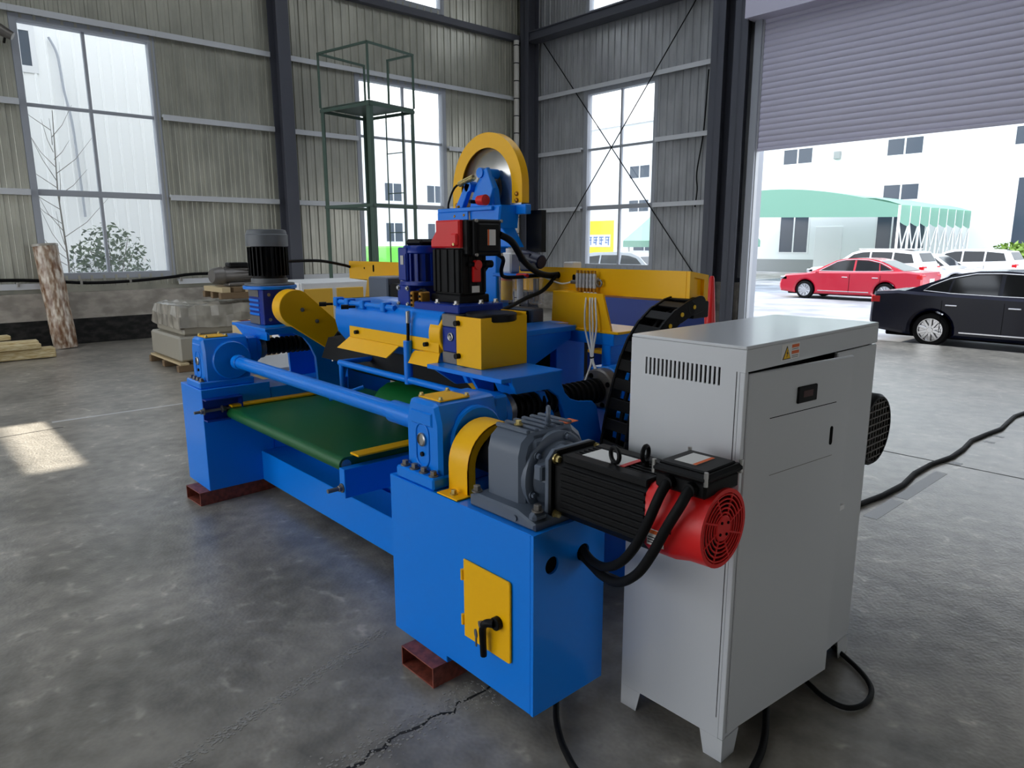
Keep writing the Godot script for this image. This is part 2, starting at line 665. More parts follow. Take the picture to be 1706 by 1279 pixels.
func hall() -> void:
	var t1 := Transform3D(Basis(), V(0, 0, WZ))
	var t2 := Transform3D(Basis(V(0, 0, 1), V(0, 1, 0), V(-1, 0, 0)), V(WX, 0, 0))
	var t0 := Transform3D(Basis(V(0, 0, -1), V(0, 1, 0), V(1, 0, 0)), V(HX, 0, 0))
	var t3 := Transform3D(Basis(V(-1, 0, 0), V(0, 1, 0), V(0, 0, -1)), V(0, 0, HZ))
	struct("floor", MB.new().box(V(HX - 0.2, -0.25, WZ - 0.2), V(14.4, 0, HZ + 0.2)).box(V(14.4, -0.25, WZ - 0.2), V(WX + 0.2, 0, -8.26)).box(V(14.4, -0.25, -0.14), V(WX + 0.2, 0, HZ + 0.2)), M.concrete)
	var roof := MB.new()
	var sky_lights := [[-9.4, -8.0], [-5.4, -4.0]]
	var zc := WZ - 0.2
	for s in sky_lights:
		roof.box(V(HX - 0.2, HH, zc), V(WX + 0.2, HH + 0.2, s[0]))
		zc = s[1]
	roof.box(V(HX - 0.2, HH, zc), V(WX + 0.2, HH + 0.2, HZ + 0.2))
	var ceil_node := struct("ceiling", roof, M.cladding)
	for s in sky_lights:
		for k in 6:
			var xa := HX + k * (WX - HX) / 6.0
			obj("skylight_bar", MB.new().box(V(xa - 0.06, HH + 0.01, s[0] + 0.001), V(xa + 0.06, HH + 0.19, s[1] - 0.001)), M.frame_grey, ceil_node)
	var w1 := Rect2(2.37, 1.29, 2.21, 4.46)
	var w2 := Rect2(9.1, 1.29, 2.54, 4.46)
	var up1 := Rect2(2.37, 7.66, 2.21, 1.6)
	var up2 := Rect2(9.1, 7.66, 2.54, 1.6)
	wall("wall_back", t1, HX - 0.2, WX + 0.2, 1.08, [w1, w2, up1, up2, Rect2(-1.05, 1.29, 2.22, 4.46), Rect2(-4.6, 1.29, 2.22, 4.46), Rect2(-7.9, 1.29, 2.22, 4.46)], M.cladding, true)
	window(1, t1, w1, [2.81, 4.33], [3.44])
	window(2, t1, w2, [2.81, 4.43], [10.42])
	window(3, t1, up1, [], [3.44])
	window(4, t1, up2, [], [10.42])
	window(5, t1, Rect2(-1.05, 1.29, 2.22, 4.46), [2.81, 4.33], [0.05])
	window(9, t1, Rect2(-4.6, 1.29, 2.22, 4.46), [2.81, 4.33], [-3.5])
	window(10, t1, Rect2(-7.9, 1.29, 2.22, 4.46), [2.81, 4.33], [-6.8])
	var w6 := Rect2(-13.32, 1.27, 2.26, 4.5)
	var up6 := Rect2(-13.32, 7.72, 2.26, 1.6)
	wall("wall_right", t2, WZ, HZ + 0.2, 1.08, [w6, up6, Rect2(-8.3, 0.0, 8.2, 6.5), Rect2(4, 1.3, 2.4, 4.5)], M.cladding_right, true)
	window(6, t2, w6, [2.81, 4.33], [-12.17])
	window(7, t2, up6, [], [-12.17])
	window(8, t2, Rect2(4, 1.3, 2.4, 4.5), [2.81, 4.33], [5.2])
	# the side and the end that the photograph does not show: tall openings on the left, windows behind
	wall("wall_left", t0, -HZ, -WZ, 1.08, [Rect2(-0.2, 0.0, 6.6, 5.0), Rect2(7.6, 0.0, 7.4, 6.4)], M.cladding, false)
	wall("wall_front", t3, -WX, -HX, 1.08, [Rect2(-6.0, 1.3, 3.6, 5.0)], M.cladding, false)
	# low masonry wall with its soot-black foot
	struct("trim_1", MB.new().box(V(HX, 0, WZ), V(WX, 0.98, WZ + 0.1), 0.006), M.plinth)
	struct("baseboard_back", MB.new().box(V(HX, 0, WZ + 0.1), V(WX, 0.48, WZ + 0.115), 0.006), M.plinth_black)
	struct("trim_2", MB.new().box(V(WX - 0.1, 0, WZ), V(WX, 0.98, -8.5), 0.006), M.plinth)
	var n := 3
	# horizontal rails that carry the sheets
	for y in [1.12, 2.80, 4.34, 5.87]:
		for s in [[-2.3, -1.13], [1.25, 2.29], [4.66, 6.95], [7.25, 9.02], [11.72, 14.2]]:
			struct("trim_%d" % n, rail(t1, s[0], s[1], y), M.purlin)
			n += 1
		for s in [[-15.2, -13.4], [-10.98, -9.3]]:
			struct("trim_%d" % n, rail(t2, s[0], s[1], y), M.purlin)
			n += 1
	for s in [[2.29, 4.66], [9.02, 11.72]]:
		struct("trim_%d" % n, rail(t1, s[0], s[1], 5.87), M.purlin)
		n += 1
	struct("trim_%d" % n, rail(t2, -13.4, -10.98, 5.87), M.purlin)
	n += 1
	# eave and tie beams
	struct("beam_back", MB.new().box(V(HX, 7.36, WZ + 0.02), V(14.3, 7.52, WZ + 0.2), 0.006), M.column)
	var bm := MB.new()
	bm.box(V(14.2, 7.32, -15.4), V(14.6, 7.345, -0.2), 0.003)
	bm.box(V(14.2, 7.53, -15.4), V(14.6, 7.555, -0.2), 0.003)
	bm.box(V(14.25, 7.345, -15.4), V(14.27, 7.53, -0.2))
	struct("beam_right", bm, M.column)
	struct("beam_cross", MB.new().box(V(13.2, 8.6, -15.5), V(14.4, 8.72, -15.2), 0.006), M.column)
	i_column("column_back", 7.12, -15.15, 9.9, true, M.column)
	i_column("column_corner", 14.16, -15.2, 9.9, false, M.column)
	i_column("column_right", 14.22, -9.12, 9.9, false, M.column)
	i_column("column_door", 14.3, -8.62, 9.9, false, M.column)
	i_column("column_back", -2.2, -15.15, 9.9, true, M.column)
	struct("trim_%d" % n, MB.new().box(V(14.5, 0, -8.42), V(14.92, 6.6, -8.26), 0.006), M.frame_grey)
	n += 1
	struct("trim_%d" % n, MB.new().box(V(14.5, 0, -0.14), V(14.92, 6.6, 0.02), 0.006), M.frame_grey)
	# white downpipe with black clips in the corner
	var dp := thing("downpipe", "tall white round downpipe with black clips in the room corner", "pipe", V(13.98, 0, -15.32))
	obj("pipe", MB.new().cyl(V(13.98, 0, -15.32), V(13.98, 7.34, -15.32), 0.075, -1, 18), M.white_pipe, dp)
	for k in 16:
		obj("clip", MB.new().cyl(V(13.98, 0.3 + k * 0.46, -15.32), V(13.98, 0.325 + k * 0.46, -15.32), 0.08, -1, 18), M.black, dp)
	# crossed tie rods on the right wall
	one("tie_rod", MB.new().cyl(V(14.62, 7.30, -14.9), V(14.62, 1.02, -9.62), 0.014, -1, 8), M.black, "thin black tie rod falling from the room corner towards the big door", "rod")
	one("tie_rod", MB.new().cyl(V(14.53, 7.26, -9.9), V(14.53, 1.06, -14.9), 0.014, -1, 8), M.black, "thin black tie rod rising from the room corner towards the door column", "rod")
	one("wall_cable", MB.new().tube(smooth([V(14.58, 5.7, -9.55), V(14.6, 4.4, -9.62), V(14.6, 3.5, -9.75), V(14.6, 3.1, -9.72), V(14.6, 2.7, -9.76)]), 0.016), M.rubber, "black cable hanging down the grey cladding beside the door column", "cable")
	var wc := thing("wall_cable", "long black cable clipped along the foot of the cladding under the window", "cable", V(0, 1.1, -15.46))
	obj("cable", MB.new().tube(smooth([V(-3, 1.3, -15.46), V(1.2, 1.25, -15.46), V(2.2, 1.22, -15.46), V(3.0, 1.15, -15.46), V(3.8, 1.16, -15.46), V(4.5, 1.21, -15.46), V(5.0, 1.26, -15.46), V(6.2, 1.25, -15.46)]), 0.03), M.rubber, wc)
	for x in [1.9, 2.9, 3.75, 4.7]:
		obj("clip", MB.new().box(V(x - 0.02, 1.12, -15.5), V(x + 0.02, 1.2, -15.42), 0.004), M.steel, wc)
	var spot := thing("wall_lamp", "small dark floodlight on the window frame edge at the far left", "lamp", V(2.2, 5.3, -15.4))
	obj("bracket", MB.new().cyl(V(2.2, 5.3, -15.56), V(2.2, 5.36, -15.38), 0.02, -1, 8), M.black, spot)
	obj("housing", MB.new().cyl(V(2.12, 5.46, -15.36), V(2.3, 5.36, -15.3), 0.1, 0.07, 14), M.dark_steel, spot)
	roller_door()
	floor_marks()


func rail(t: Transform3D, x0: float, x1: float, y: float) -> MB:
	var b := MB.new()
	b.box(V(x0, y, 0.03), V(x1, y + 0.05, 0.13), 0.004, t)
	b.box(V(x0, y - 0.06, 0.12), V(x1, y + 0.05, 0.135), 0.004, t)
	return b


func roller_door() -> void:
	var d := struct_root("door_1")
	var prof := []
	for i in 7:
		var a := deg_to_rad(lerpf(-62, 62, i / 6.0))
		prof.append(P(-0.042 * cos(a) + 0.02, 0.06 * sin(a) / sin(deg_to_rad(62))))
	for i in 7:
		prof.append(P(prof[6 - i].x + 0.008, prof[6 - i].y))
	var mb := MB.new().pz(prof, -8.26, -0.14)
	var mesh := mb.mesh()
	for k in 24:
		var s := obj("slat", mesh, M.shutter, d)
		s.position = V(14.62, 3.92 + k * 0.12, 0)
	obj("bottom_bar", MB.new().box(V(14.58, 3.81, -8.26), V(14.66, 3.87, -0.14), 0.01), M.shutter, d)
	obj("roll_cover", MB.new().pz([P(14.2, 6.45), P(14.66, 6.45), P(14.66, 7.05), P(14.3, 7.05), P(14.2, 6.95)], -8.5, 0.0, 0.01), M.shutter, d)
	obj("guide_rail", MB.new().box(V(14.56, 0, -8.3), V(14.68, 6.5, -8.24), 0.004), M.alu, d)


func floor_marks() -> void:
	var f: Node3D = get_node("floor")
	# worn white bay line beside the cable, with gaps where the paint has gone
	var cuts := [4.86, 5.35, 5.42, 6.3, 6.62, 6.7, 7.6, 7.66, 7.9, 7.95, 8.9]
	for k in range(0, cuts.size() - 1, 2):
		obj("painted_line", MB.new().box(V(cuts[k], 0.0001, -1.775), V(cuts[k + 1], 0.0014, -1.685)), M.floor_paint, f)
	obj("painted_line", MB.new().box(V(1.2, 0.0001, -8.70), V(2.9, 0.0012, -8.66)), M.floor_paint, f)
	var jt := MB.new()
	jt.box(V(6.595, 0.0001, -15), V(6.61, 0.0012, 11))
	obj("expansion_joint", jt, M.plinth_black, f)
	obj("expansion_joint", MB.new().prism(PackedVector2Array([P(-6.0, -7.60), P(1.25, -8.375), P(1.25, -8.36), P(-6.0, -7.57)]), Transform3D(Basis(V(1, 0, 0), V(0, 0, 1), V(0, 1, 0)), V(0, 0.0001, 0)), 0.0012), M.plinth_black, f)
	# crumbling crack by the near steel block
	var rng := RandomNumberGenerator.new()
	rng.seed = 9
	var crack := MB.new()
	var prev := P(0.72, -2.07)
	for k in 22:
		var q := P(0.72 + (k + 1) * 0.046, -2.045 + rng.randf_range(-0.022, 0.022))
		var w := rng.randf_range(0.004, 0.011)
		crack.py([P(prev.x, prev.y - w), P(q.x, q.y - w * 0.8), P(q.x, q.y + w * 0.8), P(prev.x, prev.y + w)], 0.0001, 0.001)
		prev = q
	var c := obj("crack", crack, M.plinth_black, f)
	c.set_meta("kind", "stuff")
	var chips := MB.new()
	for k in 1500:
		var p := P(0.55 + rng.randf() * 1.15, -2.06 + rng.randfn() * 0.05)
		if k > 700:   # a second, straighter seam of spilt mortar
			var u := rng.randf()
			p = P(lerpf(0.55, 1.62, u), lerpf(-2.46, -2.74, u) + rng.randfn() * 0.018)
		var s := rng.randf_range(0.0015, 0.0055)
		chips.box(V(p.x - s, 0, p.y - s * 0.8), V(p.x + s, s * 0.5, p.y + s * 0.8))
	var d := obj("crumbs", chips, M.mortar, f)
	d.set_meta("kind", "stuff")


# ---------- the machine ----------
var R: Node3D


func mp(called: String, b: MB, key: String, label := "") -> MeshInstance3D:
	return obj(called, b, M[key], R, label)


func sp(parent: Node3D, called: String, b: MB, key: String) -> MeshInstance3D:  # a sub-part: its part already stands in world places
	return obj(called, b, M[key], parent)


func holed(x0: float, x1: float, y0: float, y1: float, yc: float, holes: Array, z0: float, z1: float) -> MB:  # a plate with round holes on one line
	var lo := [P(x0, y0), P(x1, y0), P(x1, yc)]
	var up := [P(x1, y1), P(x0, y1), P(x0, yc)]
	for i in holes.size():
		var h: Vector2 = holes[holes.size() - 1 - i]
		lo += arc(h.x, yc, h.y, 0, -180, 12)
		h = holes[i]
		up += arc(h.x, yc, h.y, 180, 0, 12)
	lo.append(P(x0, yc))
	up.append(P(x1, yc))
	return MB.new().pz(lo, z0, z1).pz(up, z0, z1)


func machine() -> void:
	R = thing("veneer_lathe", "large blue and yellow wood veneer peeling machine with green conveyor belt", "machine", V(2.3, 0.1, -3.6))
	frame_parts()
	gearbox(-2.415, 1.0)
	gearbox(-5.23, -1.0)
	cross_tube()
	drive()
	carriage()
	carriage_drives()
	rear_beam()
	saw()
	chain()
	hoses()


func frame_parts() -> void:
	var near := mp("pedestal", MB.new().px([P(-2.6, 0.095), P(-2.2, 0.095), P(-2.2, 0.125), P(-1.682, 0.125), P(-1.682, 0.842), P(-2.6, 0.842)], 1.6, 1.985, 0.003), "blue")
	sp(near, "end_plate", holed(1.6, 1.985, 0.125, 0.842, 0.702, [P(1.694, 0.034), P(1.862, 0.034)], -1.682, -1.668), "blue")
	sp(near, "cable_hole", MB.new().cyl(V(1.694, 0.702, -1.6805), V(1.694, 0.702, -1.679), 0.04), "void")
	sp(near, "cable_hole", MB.new().cyl(V(1.862, 0.702, -1.6805), V(1.862, 0.702, -1.679), 0.04), "void")
	var dp := [P(-2.06, 0.29), P(-1.795, 0.29)] + arc(-1.795, 0.304, 0.014, -90, 0, 4) + arc(-1.795, 0.61, 0.014, 0, 90, 4) + [P(-2.06, 0.624)]
	var door := obj("door", MB.new().px(dp, 1.588, 1.599, 0.003), M.yellow, R, "yellow hatch with a black swing handle")
	for y in [0.36, 0.555]:
		sp(door, "hinge", MB.new().cyl(V(1.59, y - 0.022, -2.068), V(1.59, y + 0.022, -2.068), 0.008, -1, 10), "yellow")
	var hd := MB.new()
	hd.cyl(V(1.59, 0.44, -1.846), V(1.565, 0.44, -1.846), 0.026, -1, 18, 0.003)
	hd.tube(smooth([V(1.565, 0.442, -1.85), V(1.552, 0.438, -1.875), V(1.552, 0.41, -1.897), V(1.556, 0.36, -1.902), V(1.56, 0.285, -1.903)]), 0.017, 8, 0.013)
	sp(door, "handle", hd, "black")
	var ky := MB.new()
	ky.cyl(V(1.553, 0.425, -1.90), V(1.54, 0.425, -1.905), 0.013, -1, 10)
	ky.lathe(V(1.545, 0.372, -1.935), V(1, 0, 0.4), [P(0, 0), P(0.017, 0), P(0.017, 0.005), P(0, 0.005)], 14)
	ky.box(V(1.545, 0.318, -1.937), V(1.549, 0.36, -1.929))
	sp(door, "key", ky, "dark_steel")
	var far := mp("pedestal", MB.new().box(V(1.6, 0.1, -5.495), V(2.1, 0.845, -5.056), 0.003), "blue")
	mp("long_beam", MB.new().box(V(2.0, 0.095, -5.06), V(2.22, 0.325, -2.6), 0.004), "blue")
	mp("inner_body", MB.new().px([P(-5.05, 0.12), P(-2.62, 0.12), P(-2.62, 0.5), P(-5.05, 0.5)], 2.3, 3.05, 0.004), "blue")
	mp("rear_pedestal", MB.new().box(V(2.75, 0.1, -2.6), V(3.15, 1.0, -2.15), 0.003), "blue")
	mp("rear_pedestal", MB.new().box(V(2.75, 0.1, -5.5), V(3.15, 1.0, -5.05), 0.003), "blue")
	mp("side_frame", MB.new().box(V(1.98, 0.3, -2.58), V(2.76, 0.72, -2.40), 0.003), "blue")
	mp("side_frame", MB.new().box(V(2.1, 0.3, -5.4), V(2.76, 0.80, -5.06), 0.003), "blue")
	# conveyor belt between the pedestals, with its side rails and tension bolts
	var bp := arc(1.795, 0.66, 0.042, 90, 270, 12) + arc(2.85, 0.66, 0.042, -90, 90, 12)
	var belt := obj("conveyor_belt", MB.new().pz(bp, -5.02, -3.368), M.belt, R, "dark green conveyor belt")
	sp(belt, "roller", MB.new().cyl(V(1.795, 0.66, -5.045), V(1.795, 0.66, -3.362), 0.03, -1, 16), "steel")
	sp(belt, "roller", MB.new().cyl(V(2.85, 0.66, -5.045), V(2.85, 0.66, -3.362), 0.03, -1, 16), "steel")
	mp("side_rail", MB.new().box(V(1.78, 0.705, -5.055), V(2.6, 0.722, -4.985), 0.003), "yellow")
	mp("side_rail", MB.new().box(V(1.84, 0.704, -3.40), V(2.6, 0.716, -3.31), 0.003), "yellow")
	var br := mp("belt_bracket", MB.new().box(V(1.748, 0.49, -3.362), V(2.5, 0.655, -3.305), 0.003), "blue")
	sp(br, "tension_bolt", MB.new().cyl(V(1.66, 0.545, -3.335), V(1.75, 0.545, -3.335), 0.012, -1, 10).hexa(V(1.748, 0.545, -3.335), V(-1, 0, 0), 0.018, 0.025), "dark_steel")
	var ch := MB.new()
	ch.box(V(1.602, 0.775, -5.054), V(1.86, 0.785, -4.98), 0.002)
	ch.box(V(1.602, 0.625, -5.054), V(1.86, 0.635, -4.98), 0.002)
	ch.box(V(1.602, 0.635, -5.0555), V(1.85, 0.775, -5.046))
	ch.box(V(1.85, 0.635, -5.054), V(1.86, 0.775, -4.98))
	var bf := mp("belt_bracket", ch, "dark_blue")
	sp(bf, "tension_bolt", MB.new().cyl(V(1.53, 0.70, -5.02), V(1.86, 0.70, -5.02), 0.011, -1, 10).hexa(V(1.6, 0.70, -5.02), V(-1, 0, 0), 0.018, 0.03).hexa(V(1.72, 0.70, -5.02), V(1, 0, 0), 0.018, 0.03), "dark_steel")
	# the green infeed guide and black knife bar under the carriage
	mp("infeed_guide", MB.new().pz([P(2.36, 0.86), P(2.40, 0.905), P(2.47, 0.94), P(2.60, 0.94), P(2.60, 0.86)], -4.0, -2.75, 0.004), "guide_green", "bright green guide plate")
	mp("knife_bar", MB.new().pz([P(2.30, 1.06), P(2.42, 1.02), P(2.66, 1.06), P(2.66, 1.22), P(2.36, 1.2)], -4.6, -2.76, 0.006), "black_fin")
	var kr := mp("feed_roller", MB.new().cyl(V(2.58, 0.985, -4.6), V(2.58, 0.985, -2.76), 0.06, -1, 24), "black")
	for k in 12:
		sp(kr, "bolt", MB.new().hexa(V(2.34, 1.05, -4.5 + k * 0.155), V(-0.3, -0.9, 0), 0.008, 0.012), "steel")
	mp("knife_stay", MB.new().prism(PackedVector2Array([P(0, 0), P(0.045, 0), P(0.2, -0.11), P(0.155, -0.11)]), Transform3D(Basis(V(0.12, 0, 1).normalized(), V(0, 1, 0), V(1, 0, -0.12).normalized()), V(2.28, 1.185, -3.0)), 0.012), "yellow")


func gearbox(zc: float, s: float) -> void:
	var body := MB.new()
	body.px([P(zc - 0.125, 0.89), P(zc + 0.125, 0.89), P(zc + 0.125, 1.11), P(zc + 0.1, 1.19), P(zc + 0.08, 1.2), P(zc - 0.08, 1.2), P(zc - 0.1, 1.19), P(zc - 0.125, 1.11)], 1.655, 1.985, 0.016)
	body.lathe(V(1.85, 1.03, zc), V(0, 0, 1), [P(0, 0.0), P(0.14, 0.0), P(0.14, 0.132), P(0.132, 0.14), P(0, 0.14)], 28)
	body.lathe(V(1.85, 1.03, zc), V(0, 0, -1), [P(0.14, 0.0), P(0.14, 0.12), P(0.125, 0.14), P(0.075, 0.19), P(0.062, 0.25), P(0.0, 0.25)], 28)
	body.px([P(zc - 0.075, 1.095), P(zc + 0.075, 1.095), P(zc + 0.075, 1.155), P(zc - 0.075, 1.155)], 1.648, 1.70, 0.006)
	# rim of the sight-glass recess
	var rim := []
	for q in arc(zc, 1.055, 0.047, 0, 180, 10) + arc(zc, 0.955, 0.047, 180, 360, 10):
		rim.append(V(1.655, q.y, q.x))
	rim.append(rim[0])
	body.tube(rim, 0.006, 6)
	var g := mp("gearbox", body, "blue")
	var bz := MB.new()
	bz.box(V(1.605, 0.843, zc - 0.14), V(2.0, 0.895, zc + 0.14), 0.008)
	sp(g, "base_plate", bz, "blue")
	for k in 4:
		sp(g, "bolt", MB.new().hexa(V(1.633, 0.895, zc - 0.105 + k * 0.07), V(0, 1, 0), 0.015, 0.024), "dark_steel")
	sp(g, "cover_plate", MB.new().box(V(1.69, 1.2, zc - 0.075), V(1.85, 1.207, zc + 0.085), 0.002), "yellow")
	for a in [[1.70, -0.065], [1.84, -0.065], [1.70, 0.075], [1.84, 0.075]]:
		sp(g, "cover_bolt", MB.new().hexa(V(a[0], 1.207, zc + a[1]), V(0, 1, 0), 0.009, 0.014), "zinc")
	var plug := MB.new()
	plug.lathe(V(1.66, 1.03, zc), V(-1, 0, 0), [P(0.0, 0.0), P(0.03, 0.0), P(0.03, 0.014), P(0.024, 0.018), P(0.024, 0.012), P(0.0, 0.012)], 22)
	sp(g, "sight_glass", plug, "steel")
	sp(g, "drain_plug", MB.new().cyl(V(1.66, 0.965, zc), V(1.646, 0.965, zc), 0.011, -1, 6), "black")
	# screw housing, collar and bellows run back towards the carriage
	var y := 1.085
	sp(g, "screw_housing", MB.new().box(V(1.98, 0.99, zc - 0.1), V(2.06, 1.185, zc + 0.1), 0.01).cyl(V(2.06, y, zc), V(2.09, y, zc), 0.095), "blue")
	sp(g, "collar", MB.new().cyl(V(2.09, y, zc), V(2.14, y, zc), 0.085, 0.08, 24, 0.006), "dark_steel")
	var prof := [P(0.0, 0.0), P(0.052, 0.0)]
	for k in 16:
		prof.append(P(0.05, 0.02 + k * 0.039))
		prof.append(P(0.052, 0.03 + k * 0.039))
		prof.append(P(0.067, 0.034 + k * 0.039))
		prof.append(P(0.067, 0.044 + k * 0.039))
	prof.append(P(0.05, 0.65))
	prof.append(P(0.0, 0.65))
	sp(g, "bellows", MB.new().lathe(V(2.14, y, zc), V(1, 0, 0), prof, 22), "rubber")


func cross_tube() -> void:
	var b := MB.new()
	b.cyl(V(1.85, 1.03, -4.99), V(1.85, 1.03, -2.84), 0.043, -1, 28)
	var t := mp("cross_tube", b, "blue")
	sp(t, "collar", MB.new().cyl(V(1.85, 1.03, -5.0), V(1.85, 1.03, -4.93), 0.052, -1, 28, 0.005), "blue")
	sp(t, "collar", MB.new().cyl(V(1.85, 1.03, -2.95), V(1.85, 1.03, -2.66), 0.056, -1, 28, 0.006), "blue")
	# screw ends at the back
	for zc in [-2.415, -5.23]:
		var f := mp("screw_nut", MB.new().cyl(V(2.78, 1.085, zc), V(2.85, 1.085, zc), 0.115, -1, 30, 0.008), "dark_steel")
		for k in 4:
			var a := TAU * k / 4.0 + 0.5
			sp(f, "bolt_hole", MB.new().cyl(V(2.776, 1.085 + 0.085 * sin(a), zc + 0.085 * cos(a)), V(2.782, 1.085 + 0.085 * sin(a), zc + 0.085 * cos(a)), 0.014, -1, 12), "void")
		sp(f, "nut_housing", MB.new().cyl(V(2.85, 1.085, zc), V(3.05, 1.085, zc), 0.12, -1, 26, 0.006).box(V(2.87, 1.0, zc - 0.13), V(3.1, 1.19, zc + 0.13), 0.01), "blue")


func drive() -> void:
	# yellow coupling guard: an arch with turned-in rims and a foot tab
	var out := [P(1.672, 0.845)] + arc(1.842, 0.955, 0.17, 180, 0, 18) + [P(2.012, 0.845)]
	var inn := [P(2.006, 0.845)] + arc(1.842, 0.955, 0.164, 0, 180, 18) + [P(1.678, 0.845)]
	var rim := [P(1.972, 0.845)] + arc(1.842, 0.955, 0.13, 0, 180, 18) + [P(1.712, 0.845)]
	var g := MB.new()
	g.pz(out + inn, -2.255, -2.128)
	g.pz(out + rim, -2.132, -2.128)
	var guard := mp("coupling_guard", g, "yellow")
	sp(guard, "foot_tab", MB.new().box(V(1.605, 0.844, -2.25), V(1.678, 0.85, -2.115), 0.001), "yellow")
	sp(guard, "bolt", MB.new().hexa(V(1.64, 0.85, -2.18), V(0, 1, 0), 0.012, 0.02), "zinc")
	sp(guard, "coupling", MB.new().cyl(V(1.85, 1.0, -2.30), V(1.85, 1.0, -2.0), 0.1, -1, 24), "black")
	# grey cast speed reducer
	var y := 0.985
	var b := MB.new()
	b.pz([P(1.675, 0.87), P(2.03, 0.87), P(2.03, 1.06), P(2.0, 1.12), P(1.95, 1.16), P(1.73, 1.16), P(1.69, 1.13), P(1.675, 1.08)], -2.02, -1.81, 0.02)
	b.px([P(-2.06, 0.843), P(-1.69, 0.843), P(-1.69, 0.87), P(-1.79, 0.9), P(-2.02, 0.9), P(-2.06, 0.885)], 1.625, 2.06, 0.008)
	b.lathe(V(1.85, y, -1.825), V(0, 0, 1), [P(0, 0), P(0.168, 0), P(0.168, 0.026), P(0.155, 0.034), P(0.135, 0.034), P(0.128, 0.05), P(0.10, 0.07), P(0.088, 0.11), P(0, 0.11)], 34)
	b.box(V(1.72, 1.06, -1.86), V(1.95, 1.15, -1.80), 0.02)
	for k in 6:
		b.box(V(1.72 + k * 0.045, 1.155, -2.01), V(1.74 + k * 0.045, 1.172, -1.83), 0.004)
	b.box(V(1.63, 0.87, -1.735), V(1.70, 0.905, -1.695), 0.012)
	for a in [35, 100, 170, 240, 300]:
		var d := V(cos(deg_to_rad(a)), sin(deg_to_rad(a)), 0)
		b.box(V(-0.018, 0.06, 0), V(0.018, 0.125, 0.07), 0.004, Transform3D(Basis(V(d.y, -d.x, 0), d, V(0, 0, 1)), V(1.85, y, -1.79)))
	var rd := mp("speed_reducer", b, "grey_cast")
	for a in [20, 75, 140, 200, 260, 320]:
		sp(rd, "bolt", MB.new().hexa(V(1.85 + 0.148 * cos(deg_to_rad(a)), y + 0.148 * sin(deg_to_rad(a)), -1.793), V(0, 0, 1), 0.011, 0.018), "grey_cast")
	for p in [V(1.645, 0.9, -2.035), V(1.665, 0.905, -1.715), V(2.03, 0.9, -1.72)]:
		sp(rd, "foot_bolt", MB.new().hexa(p, V(0, 1, 0), 0.015, 0.026), "dark_steel")
	sp(rd, "breather", MB.new().hexa(V(1.76, 1.17, -1.92), V(0, 1, 0), 0.012, 0.02), "zinc")
	sp(rd, "plug", MB.new().cyl(V(1.626, 0.868, -1.79), V(1.618, 0.868, -1.79), 0.012, -1, 12), "grey_cast")
	sp(rd, "lifting_eye", MB.new().torus(V(1.86, 1.208, -1.86), V(0.7, 0, 0.7), 0.026, 0.009).cyl(V(1.86, 1.16, -1.86), V(1.86, 1.185, -1.86), 0.013, -1, 12), "grey_cast")
	sp(rd, "label_plate", MB.new().box(V(1.93, 1.161, -1.88), V(2.0, 1.164, -1.83), 0.0, Transform3D(Basis(V(0, 0, 1), 0.0), V(0, 0, 0))), "orange_print")
	sp(rd, "terminal_block", MB.new().box(V(1.7, 1.0, -1.775), V(1.76, 1.06, -1.735), 0.006), "grey_cast")
	# motor flange and black finned servo motor with red fan cowl
	var fl := [P(1.75, 0.852), P(1.95, 0.852), P(1.982, 0.884), P(1.982, 1.086), P(1.95, 1.118), P(1.75, 1.118), P(1.718, 1.086), P(1.718, 0.884)]
	var mf := mp("motor_flange", MB.new().pz(fl, -1.735, -1.712, 0.004), "grey_cast")
	for p in [P(1.742, 0.88), P(1.742, 1.09), P(1.958, 1.09), P(1.958, 0.88)]:
		sp(mf, "bolt", MB.new().hexa(V(p.x, p.y, -1.70), V(0, 0, 1), 0.013, 0.022), "zinc")
	var mb := MB.new()
	var oc := [P(1.768, 0.868), P(1.932, 0.868), P(1.966, 0.902), P(1.966, 1.068), P(1.932, 1.102), P(1.768, 1.102), P(1.734, 1.068), P(1.734, 0.902)]
	mb.pz(fl, -1.712, -1.70)
	mb.pz(oc, -1.70, -1.29, 0.004)
	for k in 7:
		mb.box(V(1.726, 0.908 + k * 0.0255, -1.665), V(1.74, 0.918 + k * 0.0255, -1.292), 0.002)
		mb.box(V(1.776 + k * 0.0245, 1.097, -1.665), V(1.786 + k * 0.0245, 1.109, -1.292), 0.002)
		mb.box(V(1.776 + k * 0.0245, 0.861, -1.665), V(1.786 + k * 0.0245, 0.87, -1.292), 0.002)
	mb.box(V(1.74, 1.085, -1.665), V(1.79, 1.113, -1.292), 0.004)
	mb.box(V(1.91, 1.085, -1.665), V(1.96, 1.113, -1.292), 0.004)
	var mo := mp("servo_motor", mb, "black_fin", "black finned motor with red fan cowl")
	sp(mo, "name_plate", MB.new().box(V(1.795, 1.11, -1.62), V(1.90, 1.112, -1.45)), "paper")
	sp(mo, "name_plate", MB.new().box(V(1.795, 1.1105, -1.45), V(1.90, 1.1125, -1.43)), "red")
	for q in [V(1.80, 1.142, -1.475), V(1.87, 1.15, -1.40)]:
		sp(mo, "lifting_eye", MB.new().torus(q, V(0.25, 0, 1) if q.x > 1.83 else V(1, 0, 0.3), 0.026, 0.008).cyl(q - V(0, 0.045, 0), q - V(0, 0.024, 0), 0.014, -1, 12), "black")
	# fan cowl: eight-sided at the motor, round at the grille
	var cw := MB.new()
	var sec := 48
	var rings := []
